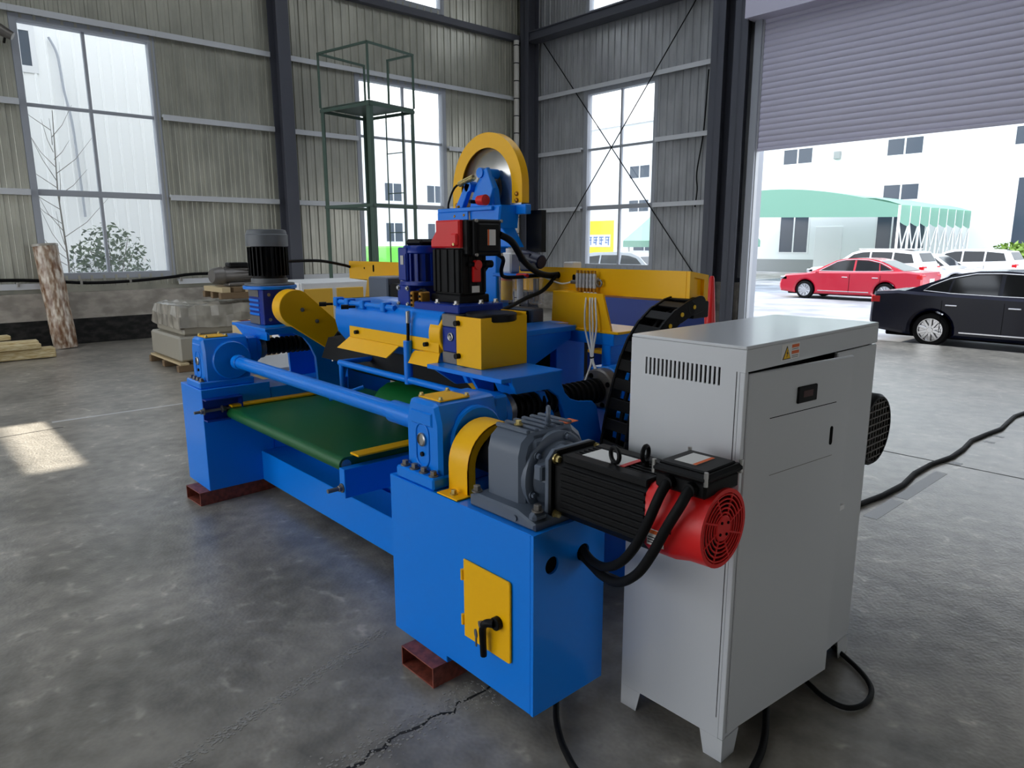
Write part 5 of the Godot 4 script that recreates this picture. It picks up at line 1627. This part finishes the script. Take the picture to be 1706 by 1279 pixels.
# a car in its own frame: nose towards -z, near the ground at y = 0
func car(called: String, label: String, at: Vector3, turn: float, paint: String, prof: Dictionary, group := "") -> void:
	var c := thing(called, label, "car", at, group, true, turn)
	var L: float = prof.len
	var H: float = prof.h
	var hw: float = prof.w * 0.5
	var f: float = -L * 0.5      # nose
	var r: float = L * 0.5
	var wr: float = prof.get("wheel", 0.32)
	var ax: float = f + prof.front
	var bx: float = ax + prof.base
	var sill := 0.2
	# lower body outline with wheel arches
	var lo := [P(f + 0.06, 0.25)]
	lo += arc(ax, wr, wr + 0.055, 200, -20, 14)
	lo += arc(bx, wr, wr + 0.055, 200, -20, 14)
	lo += [P(r - 0.12, 0.27), P(r, 0.42), P(r - 0.01, prof.tail - 0.14), P(r - 0.06, prof.tail)]
	lo += prof.belt
	lo += [P(f + 0.22, prof.hood - 0.06), P(f + 0.04, prof.hood - 0.22), P(f, 0.5), P(f + 0.01, 0.36)]
	for k in lo.size():
		lo[k] = P(lo[k].x, maxf(lo[k].y, 0.2))
	var body := MB.new()
	body.px(lo, -hw, hw, 0.055)
	# glasshouse: roof narrower than the waist, lofted
	var g: Array = prof.glass     # [ [z, y at waist], ... roof points ... ] as (z, y)
	var wb := hw - 0.06
	var wt := hw - 0.23
	var gy0: float = prof.waist
	var ring := []
	for q in g:
		var fr := clampf((q.y - gy0) / (H - gy0), 0.0, 1.0)
		ring.append([q, lerpf(wb, wt, fr)])
	for k in ring.size():
		var a = ring[k]
		var b = ring[(k + 1) % ring.size()]
		var nn := V(0, b[0].x - a[0].x, -(b[0].y - a[0].y)).normalized()
		if nn.y < -0.5:
			continue
		if nn.dot(V(0, a[0].y - (gy0 + H) * 0.4, a[0].x)) < 0.0 and nn.y <= 0.2:
			nn = -nn
		body.quad(V(-a[1], a[0].y, a[0].x), V(a[1], a[0].y, a[0].x), V(b[1], b[0].y, b[0].x), V(-b[1], b[0].y, b[0].x), nn)
	var flat := PackedVector2Array()
	for q in g:
		flat.append(q)
	var tris := Geometry2D.triangulate_polygon(flat)
	for s in [-1.0, 1.0]:
		for k in range(0, tris.size(), 3):
			var p := []
			for j in 3:
				var q = ring[tris[k + j]]
				p.append(V(q[1] * s, q[0].y, q[0].x))
			var nn := V(s, 0.3, 0).normalized()
			body.tri(p[0], p[1], p[2], nn, nn, nn)
	obj("body", body, M[paint], c)
	# side windows as inset panes, each its own
	for s in [-1.0, 1.0]:
		for w in prof.panes:
			var m := MB.new()
			var pp := PackedVector2Array(w)
			var tt := Geometry2D.triangulate_polygon(pp)
			var nn := V(s, 0.3, 0).normalized()
			for k in range(0, tt.size(), 3):
				var p := []
				for j in 3:
					var q := pp[tt[k + j]]
					var fr := clampf((q.y - gy0) / (H - gy0), 0.0, 1.0)
					p.append(V((lerpf(wb, wt, fr) + 0.006) * s, q.y, q.x))
				m.tri(p[0], p[1], p[2], nn, nn, nn)
			obj("side_window", m, M.car_glass, c)
		# bright waist strip, door handle and sill strip
		if prof.get("trim", false):
			var line := []
			for q in prof.trim_line:
				var fr := clampf((q.y - gy0) / (H - gy0), 0.0, 1.0)
				line.append(V((lerpf(wb, wt, fr) + 0.01) * s, q.y, q.x))
			obj("window_trim", MB.new().tube(line, 0.012, 6), M.chrome, c)
			obj("sill_strip", MB.new().box(V(hw * s - 0.012, 0.30, ax + 0.5), V(hw * s + 0.012, 0.325, bx - 0.5), 0.003), M.chrome, c)
		for z in prof.handles:
			obj("door_handle", MB.new().box(V(hw * s - 0.02, prof.waist - 0.13, z - 0.1), V(hw * s + 0.025, prof.waist - 0.105, z + 0.1), 0.008), M.chrome if prof.get("trim", false) else M[paint], c)
			obj("door_seam", MB.new().box(V(hw * s - 0.01, 0.28, z + 0.16), V(hw * s + 0.001, prof.waist - 0.03, z + 0.168)), M.void, c)
		obj("mirror", MB.new().box(V(hw * s - 0.05, prof.waist - 0.02, g[0].x + 0.32), V(hw * s + 0.15 * s, prof.waist + 0.1, g[0].x + 0.44), 0.03), M[paint], c)
		obj("tail_lamp", MB.new().box(V(hw * s * 0.62, prof.tail - 0.22, r - 0.2), V(hw * s * 1.004, prof.tail - 0.07, r - 0.012), 0.02), M.tail_red, c)
		obj("headlamp", MB.new().box(V(hw * s * 0.6, prof.hood - 0.26, f + 0.02), V(hw * s * 1.0, prof.hood - 0.13, f + 0.3), 0.02), M.chrome, c)
		for z in [ax, bx]:
			var o := V((hw - 0.22) * s, wr, z)
			var d := V(s, 0, 0)
			var ty := obj("wheel", MB.new().lathe(o, d, [P(0, 0), P(wr - 0.03, 0), P(wr, 0.03), P(wr, 0.17), P(wr - 0.03, 0.2), P(wr * 0.7, 0.2), P(wr * 0.68, 0.15), P(0, 0.15)], 30), M.rubber, c)
			var rim := MB.new()
			rim.lathe(o + d * 0.15, d, [P(wr * 0.7, 0.055), P(wr * 0.66, 0.055), P(wr * 0.62, 0.01), P(0.0, 0.01)], 28)
			var n := 10
			for k in n:
				var an := TAU * k / n
				rim.box(V(-0.008, 0.03, -0.026), V(0.012, wr * 0.66, 0.026), 0.006, Transform3D(Basis(V(1, 0, 0), an), o + d * 0.19))
			rim.cyl(o + d * 0.18, o + d * 0.21, 0.055, -1, 16, 0.006)
			obj("hub_cap", rim, M.chrome, ty)
	# front and rear screens
	for w in prof.screens:
		var a: Vector2 = w[0]
		var b: Vector2 = w[1]
		var wa := lerpf(wb, wt, clampf((a.y - gy0) / (H - gy0), 0.0, 1.0)) - 0.06
		var wc := lerpf(wb, wt, clampf((b.y - gy0) / (H - gy0), 0.0, 1.0)) - 0.06
		var nn := V(0, b.x - a.x, -(b.y - a.y)).normalized()
		if nn.y < 0.0:
			nn = -nn
		var o := nn * 0.006
		obj("windscreen", MB.new().quad(V(-wa, a.y, a.x) + o, V(wa, a.y, a.x) + o, V(wc, b.y, b.x) + o, V(-wc, b.y, b.x) + o, nn), M.car_glass, c)
	obj("number_plate", MB.new().box(V(-0.22, prof.tail - 0.34, r - 0.03), V(0.22, prof.tail - 0.21, r + 0.006), 0.003), M.white, c)
	obj("underbody", MB.new().box(V(-hw + 0.12, 0.16, f + 0.3), V(hw - 0.12, 0.45, r - 0.3), 0.02), M.void, c)


func sedan_profile(L: float, trim := false) -> Dictionary:
	var s := L / 4.8
	var z := func(v: float) -> float: return v * s
	var p := {"len": L, "h": 1.47, "w": 1.8, "front": 0.95 * s, "base": 2.72 * s, "hood": 0.92, "tail": 1.02, "waist": 0.93, "trim": trim}
	p.belt = [P(z.call(1.9), 1.06), P(z.call(1.5), 1.04), P(z.call(-1.1), 0.98), P(z.call(-1.5), 0.92)]
	p.glass = [P(z.call(-1.35), 0.93), P(z.call(-1.15), 1.02), P(z.call(-0.45), 1.38), P(z.call(-0.2), 1.44), P(z.call(0.2), 1.47), P(z.call(0.6), 1.46), P(z.call(0.95), 1.40), P(z.call(1.35), 1.24), P(z.call(1.85), 1.03), P(z.call(1.9), 0.93)]
	p.panes = [[P(z.call(-0.92), 1.02), P(z.call(-0.4), 1.32), P(z.call(-0.15), 1.38), P(z.call(0.18), 1.40), P(z.call(0.18), 1.03)],
		[P(z.call(0.25), 1.03), P(z.call(0.25), 1.40), P(z.call(0.62), 1.385), P(z.call(0.98), 1.31), P(z.call(1.02), 1.05)],
		[P(z.call(1.06), 1.055), P(z.call(1.02), 1.29), P(z.call(1.2), 1.21), P(z.call(1.42), 1.08)]]
	p.trim_line = [P(z.call(-0.98), 1.01), P(z.call(-0.4), 1.345), P(z.call(-0.1), 1.41), P(z.call(0.25), 1.425), P(z.call(0.65), 1.41), P(z.call(1.05), 1.315), P(z.call(1.35), 1.17), P(z.call(1.47), 1.07), P(z.call(1.0), 1.035), P(z.call(0.2), 1.015), P(z.call(-0.98), 1.01)]
	p.handles = [z.call(-0.05), z.call(0.95)]
	p.screens = [[P(z.call(-1.08), 1.06), P(z.call(-0.45), 1.38)], [P(z.call(1.0), 1.385), P(z.call(1.78), 1.06)]]
	return p


func wagon_profile(L: float, H: float) -> Dictionary:
	var s := L / 4.6
	var z := func(v: float) -> float: return v * s
	var h := H / 1.7
	var p := {"len": L, "h": H, "w": 1.82, "front": 0.9 * s, "base": 2.68 * s, "hood": 1.02 * h, "tail": 1.14 * h, "waist": 1.04 * h, "wheel": 0.35}
	p.belt = [P(z.call(2.1), 1.18 * h), P(z.call(1.5), 1.14 * h), P(z.call(-1.0), 1.08 * h), P(z.call(-1.4), 1.02 * h)]
	p.glass = [P(z.call(-1.3), 1.04 * h), P(z.call(-1.1), 1.12 * h), P(z.call(-0.5), 1.56 * h), P(z.call(-0.2), 1.66 * h), P(z.call(0.4), H), P(z.call(1.4), 1.68 * h), P(z.call(1.95), 1.6 * h), P(z.call(2.2), 1.16 * h), P(z.call(2.2), 1.04 * h)]
	p.panes = [[P(z.call(-0.9), 1.13 * h), P(z.call(-0.42), 1.5 * h), P(z.call(-0.1), 1.58 * h), P(z.call(0.2), 1.6 * h), P(z.call(0.2), 1.14 * h)],
		[P(z.call(0.27), 1.14 * h), P(z.call(0.27), 1.6 * h), P(z.call(1.05), 1.59 * h), P(z.call(1.05), 1.16 * h)],
		[P(z.call(1.12), 1.16 * h), P(z.call(1.12), 1.585 * h), P(z.call(1.75), 1.52 * h), P(z.call(1.88), 1.2 * h)]]
	p.handles = [z.call(-0.02), z.call(0.95)]
	p.screens = [[P(z.call(-1.05), 1.15 * h), P(z.call(-0.52), 1.55 * h)], [P(z.call(1.97), 1.56 * h), P(z.call(2.16), 1.24 * h)]]
	return p


func building_window(parent: Node3D, x: float, y0: float, y1: float, z0: float, z1: float, cols: int) -> void:  # on a face that looks towards -x
	var f := MB.new()
	f.box(V(x - 0.03, y0 - 0.06, z0 - 0.06), V(x + 0.05, y0, z1 + 0.06))
	f.box(V(x - 0.03, y1, z0 - 0.06), V(x + 0.05, y1 + 0.06, z1 + 0.06))
	for k in cols + 1:
		var z := lerpf(z0, z1, float(k) / cols)
		f.box(V(x - 0.025, y0 + 0.001, z - 0.05), V(x + 0.05, y1 - 0.001, z + 0.05))
	var w := obj("window", f, M.white, parent)
	if shift.has(parent):
		for k in cols:
			obj("pane", MB.new().box(V(x - 0.012, y0, lerpf(z0, z1, float(k) / cols) + 0.05), V(x - 0.004, y1, lerpf(z0, z1, float(k + 1) / cols) - 0.05)), M.window_dark, w)


func outside() -> void:
	struct("ground", MB.new().box(V(-70, -0.6, -70), V(110, GY, 70)), M.yard)
	struct("ground_ramp", MB.new().pz([P(14.4, GY - 0.05), P(14.4, -0.001), P(15.0, GY + 0.001), P(15.0, GY - 0.05)], -8.26, -0.14), M.concrete)
	# long white works building across the yard
	var X := 48.0
	var b := thing("works_building", "long white works building with dark windows across the yard", "building", V(X, GY, -12))
	obj("wall", MB.new().box(V(X, 0.75, -48), V(X + 10, 11.5, 16)), M.facade, b)
	obj("plinth", MB.new().box(V(X - 0.05, GY, -48), V(X + 10, 0.75, 16)), M.facade_plinth, b)
	obj("roof_edge", MB.new().box(V(X - 0.25, 11.5, -48.2), V(X + 10, 11.75, 16.2)), M.white, b)
	for z in [-45.0, -38.5, -32.0, -25.0, -18.2, -11.5, -4.7, 2.5]:
		building_window(b, X, 7.2, 8.15, z - 0.1, z + 2.0, 2)
		if z < -24.0 or (z > -20.0 and z < -15.0) or z > 0.0:
			building_window(b, X, 4.5, 5.4, z - 0.1, z + 2.0, 2)
	for z in [-44.0, -38.0, -31.5]:
		building_window(b, X, 1.3, 2.9, z, z + 2.4, 2)
	building_window(b, X, 1.25, 4.05, -25.0, -22.9, 2)
	building_window(b, X, 0.9, 4.0, -18.5, -15.6, 3)
	building_window(b, X, 0.9, 5.4, -11.2, -8.2, 2)
	building_window(b, X, 0.9, 5.4, -4.0, -1.0, 2)
	obj("door", MB.new().box(V(X - 0.06, GY, -22.4), V(X + 0.02, 2.95, -20.6), 0.01), M.white, b)
	obj("wall_lamp", MB.new().box(V(X - 0.3, 7.25, -21.5), V(X, 7.75, -21.1), 0.03), M.facade_plinth, b)
	# folding canopy of green sheet on a row of scissor frames
	var cx0 := 36.0
	var cx1 := 46.5
	var za := -26.0
	var zb := -12.9
	var c := thing("folding_canopy", "green folding canopy on white scissor frames before the works building", "canopy", V(cx0, GY, -19))
	var sh := MB.new()
	var n := 24
	var m := 8
	for j in m:
		for i in n:
			var q := []
			for e in [[i, j], [i + 1, j], [i + 1, j + 1], [i, j + 1]]:
				var u: float = float(e[0]) / n
				var z := lerpf(za, zb, u)
				var y := 3.6 + 1.05 * sin(u * PI)
				if e[0] == n:
					y = 3.55
				q.append(V(lerpf(cx0, cx1, float(e[1]) / m), y + (0.08 * cos(e[1] * PI) if e[0] > n - 3 else 0.0), z))
			var nn: Vector3 = (q[1] - q[0]).cross(q[3] - q[0]).normalized()
			sh.quad(q[0], q[1], q[2], q[3], nn)
	for i in n:   # front valance
		var u0 := float(i) / n
		var u1 := float(i + 1) / n
		var y0 := 3.6 + 1.05 * sin(u0 * PI)
		var y1 := 3.6 + 1.05 * sin(u1 * PI)
		sh.quad(V(cx0, y0, lerpf(za, zb, u0)), V(cx0, y1, lerpf(za, zb, u1)), V(cx0, 3.05 + 0.55 * (1.0 - u1) * 0.6, lerpf(za, zb, u1)), V(cx0, 3.05 + 0.55 * (1.0 - u0) * 0.6, lerpf(za, zb, u0)), V(-1, 0, 0))
	for j in m:   # scalloped skirt on the near side
		for k in 4:
			var u0 := (j + k / 4.0) / m
			var u1 := (j + (k + 1) / 4.0) / m
			var d0 := 0.75 + 0.22 * absf(sin((j + k / 4.0) * PI))
			var d1 := 0.75 + 0.22 * absf(sin((j + (k + 1) / 4.0) * PI))
			var o0 := 0.18 * sin(k / 4.0 * PI)
			var o1 := 0.18 * sin((k + 1) / 4.0 * PI)
			sh.quad(V(lerpf(cx0, cx1, u0), 3.6, zb + o0), V(lerpf(cx0, cx1, u1), 3.6, zb + o1), V(lerpf(cx0, cx1, u1), 3.6 - d1, zb + o1), V(lerpf(cx0, cx1, u0), 3.6 - d0, zb + o0), V(0, 0, 1))
	obj("canopy_sheet", sh, M.canopy, c)
	for j in m + 1:
		var x := lerpf(cx0, cx1, float(j) / m)
		obj("post", MB.new().cyl(V(x, GY, zb), V(x, 3.6, zb), 0.06, -1, 8), M.white, c)
		if j < m:
			var xn := lerpf(cx0, cx1, float(j + 1) / m)
			obj("scissor_bar", MB.new().cyl(V(x, 0.4, zb), V(xn, 2.9, zb), 0.03, -1, 6).cyl(V(x, 2.9, zb), V(xn, 0.4, zb), 0.03, -1, 6), M.white, c)
	obj("post", MB.new().cyl(V(cx0, GY, za), V(cx0, 3.6, za), 0.06, -1, 8), M.white, c)
	# cars
	car("sedan", "black sedan parked close outside the open roller door", V(16.0, GY, -3.36), PI, "car_black", sedan_profile(4.87, true))
	car("sedan", "bright red sedan parked in the middle of the yard", V(26.2, GY, -10.6), 0.0, "car_red", sedan_profile(4.9, true))
	car("van", "white boxy car with dark side windows right behind the red sedan", V(30.6, GY, -11.85), 0.0, "car_white", wagon_profile(4.6, 1.74))
	obj("roof_panel", MB.new().box(V(-0.6, 1.735, -0.3), V(0.6, 1.765, 1.7), 0.02), M.car_white, get_node("van"))
	car("hatchback", "white car facing right, its bonnet between the boxy white car and the bush", V(33.9, GY, -10.7), PI, "car_white", wagon_profile(4.3, 1.55))
	car("wagon", "white wagon with red tail lamps parked beside the yellow bush", V(37.0, GY, -10.4), 0.0, "car_white", wagon_profile(4.7, 1.72))
	car("wagon", "silver wagon parked right outside the right wall window", V(19.2, GY, -14.9), PI, "car_silver", wagon_profile(4.7, 1.72))
	car("hatchback", "pale hatchback seen through the far wall window behind the tower", V(17.5, GY, -24.5), 1.2, "car_silver", wagon_profile(4.2, 1.55))
	# sign seen through the window of the right wall
	var s := thing("roadside_sign", "yellow sign board with blue characters seen through the right wall window", "sign", V(24, GY, -20.9))
	obj("board", MB.new().box(V(24, 1.35, -21.75), V(24.05, 2.85, -20.1), 0.01), M.sign_yellow, s)
	obj("band", MB.new().box(V(23.985, 1.72, -21.75), V(24.0, 2.25, -20.25), 0.0), M.white, s)
	var strokes := MB.new()
	for k in 4:
		var z := -21.55 + k * 0.34
		for q in [[0.02, 0.1, 0.04, 0.38], [0.0, 0.34, 0.24, 0.38], [0.05, 0.22, 0.22, 0.26], [0.16 - 0.03 * (k % 3), 0.02, 0.2 - 0.03 * (k % 3), 0.34], [0.0, 0.06 + 0.05 * (k % 2), 0.12, 0.1 + 0.05 * (k % 2)]]:
			strokes.box(V(23.978, 1.78 + q[1], z + q[0]), V(23.986, 1.78 + q[3], z + q[2]))
	obj("lettering", strokes, M.sign_blue, s)
	obj("post", MB.new().cyl(V(24.03, GY, -21.6), V(24.03, 1.35, -21.6), 0.04, -1, 10), M.alu, s)
	obj("post", MB.new().cyl(V(24.03, GY, -20.25), V(24.03, 1.35, -20.25), 0.04, -1, 10), M.alu, s)
	# green awnings and bush
	var aw := thing("green_tent", "pale green pitched tent seen behind the silver wagon", "tent", V(30, GY, -20.5))
	obj("cover", MB.new().pz([P(27, 2.0), P(29.5, 3.4), P(32, 2.0), P(32, 1.7), P(27, 1.7)], -22.0, -17.6, 0.02), M.canopy, aw)
	for q in [[27.2, -21.8], [27.2, -17.8], [31.8, -21.8], [31.8, -17.8]]:
		obj("post", MB.new().cyl(V(q[0], GY, q[1]), V(q[0], 1.75, q[1]), 0.05, -1, 8), M.white, aw)
	var gb := thing("green_stack", "bright green covered stack seen low through the far wall window", "stack", V(27, GY, -40))
	obj("cover", MB.new().box(V(24.0, GY + 0.002, -41.5), V(30.0, 1.75, -39.6), 0.1), M.acid_green, gb)
	bush("round_bush", "round yellow green bush at the works building corner", V(41.0, GY, -9.4), 1.3, 2.0, 1400, M.leaf, 0.17)
	# second works block at the end of the yard, seen through the far window
	var nb := thing("end_building", "white three storey block at the yard's end seen through the second window", "building", V(36, GY, -48))
	obj("wall", MB.new().box(V(15, GY, -58), V(47.5, 11.0, -48)), M.facade, nb)
	for r in [[5.2, 6.5], [2.1, 3.5]]:
		for k in 8:
			var x := 18.2 + k * 3.95
			var wf := MB.new()
			wf.box(V(x - 0.1, r[0] - 0.1, -48), V(x, r[1] + 0.1, -47.95))
			wf.box(V(x + 1.5, r[0] - 0.1, -48), V(x + 1.6, r[1] + 0.1, -47.95))
			wf.box(V(x + 0.71, r[0], -48), V(x + 0.79, r[1], -47.955))
			var wn := obj("window", wf, M.white, nb)
			for h in 2:
				obj("pane", MB.new().box(V(x + h * 0.79, r[0], -48), V(x + 0.71 + h * 0.79, r[1], -47.97)), M.window_dark, wn)
	# neighbour's white ribbed wall beyond the first window
	var w := thing("neighbour_shed", "white ribbed metal shed close outside the left window", "building", V(0, GY, -22))
	var ribs := MB.new()
	for k in 37:
		ribs.box(V(1.3 + k * 0.295, 0.9, -22.03), V(1.36 + k * 0.295, 14.0, -21.975), 0.012)
	obj("wall", MB.new().box(V(-14, 0.9, -30), V(0.72, 14.0, -22.0)).box(V(1.24, 0.9, -30), V(12.2, 14.0, -22.0)), M.shed_white, w)
	obj("wall_rib", ribs, M.shed_white, w)
	obj("low_wing", MB.new().box(V(0.72, 0.9, -30), V(1.24, 8.35, -22.0)), M.shed_white, w)
	obj("plinth", MB.new().box(V(-14, GY, -30), V(12.2, 0.9, -21.96)), M.facade_plinth, w)
	var fm := MB.new()
	fm.box(V(3.26, 6.1, -22.06), V(3.34, 7.25, -21.97))
	fm.box(V(3.64, 6.1, -22.06), V(3.76, 7.25, -21.97))
	fm.box(V(3.34, 6.1, -22.06), V(3.64, 6.26, -21.972))
	fm.box(V(3.34, 7.08, -22.06), V(3.64, 7.25, -21.972))
	var fw := obj("window", fm, M.white, w)
	obj("pane", MB.new().box(V(3.34, 6.26, -22.02), V(3.64, 7.08, -21.99)), M.window_dark, fw)
	obj("drain_cable", MB.new().tube(smooth([V(4.05, 7.0, -21.93), V(4.2, 6.6, -21.93), V(4.25, 5.8, -21.93), V(4.35, 5.0, -21.93), V(4.38, 3.9, -21.93), V(4.4, 2.6, -21.93)]), 0.03, 6), M.frame_grey, w)
	var ac := thing("air_conditioner", "white outdoor unit on the shed's foot behind the shrub", "air conditioner", V(4.3, GY, -21.5))
	obj("case", MB.new().box(V(4.0, 0.95, -21.9), V(4.9, 1.6, -21.5), 0.02), M.white, ac)
	obj("stand", MB.new().box(V(4.0, GY, -21.9), V(4.9, 0.95, -21.55), 0.01), M.facade_plinth, ac)
	bush("shrub", "leafy dark shrub growing outside the left window", V(4.1, GY, -18.4), 0.85, 2.5, 2200, M.leaf_dark, 0.07)
	bare_tree()


func bush(called: String, label: String, at: Vector3, r: float, h: float, count: int, m: Material, size: float) -> void:
	var t := thing(called, label, "shrub", at)
	var rng := RandomNumberGenerator.new()
	rng.seed = hash(called)
	var st := MB.new()
	for k in 7:
		var a := TAU * k / 7.0
		st.tube(smooth([at, at + V(cos(a) * r * 0.2, h * 0.4, sin(a) * r * 0.2), at + V(cos(a) * r * 0.6, h * (0.75 + 0.15 * sin(k)), sin(a) * r * 0.6)], 4), 0.02, 5, 0.006)
	obj("stem", st, M.bark, t)
	var lf := MB.new()
	for k in count:
		var d := V(rng.randf_range(-1, 1), rng.randf_range(-1, 1), rng.randf_range(-1, 1))
		if d.length() > 1.0 or d.length() < 0.2:
			continue
		var p := at + V(d.x * r, h * 0.58 + d.y * h * 0.42, d.z * r)
		var b := Basis.from_euler(V(rng.randf() * TAU, rng.randf() * TAU, rng.randf() * TAU))
		var s := size * rng.randf_range(0.7, 1.3)
		var u := b.x * s
		var w := b.y * s * 0.45
		lf.quad(p - u, p - w, p + u, p + w, b.z)
	var o := obj("foliage", lf, m, t)
	o.set_meta("kind", "stuff")


func bare_tree() -> void:
	var t := thing("bare_sapling", "thin leafless sapling outside the left window", "tree", V(3.4, GY, -19.5))
	var rng := RandomNumberGenerator.new()
	rng.seed = 77
	var b := MB.new()
	var base := V(3.4, GY, -19.5)
	b.tube([base, base + V(0.05, 1.6, 0), base + V(0.0, 3.2, 0.05), base + V(0.1, 5.0, 0)], 0.028, 6, 0.008)
	for k in 22:
		var y := 1.2 + k * 0.16
		var a := rng.randf() * TAU
		var l := rng.randf_range(0.5, 1.2)
		var p := base + V(0.02, y, 0)
		b.tube([p, p + V(cos(a) * l * 0.5, l * 0.35, sin(a) * l * 0.3), p + V(cos(a) * l, l * 0.9, sin(a) * l * 0.5)], 0.009, 4, 0.003)
	obj("branches", b, M.bark, t)
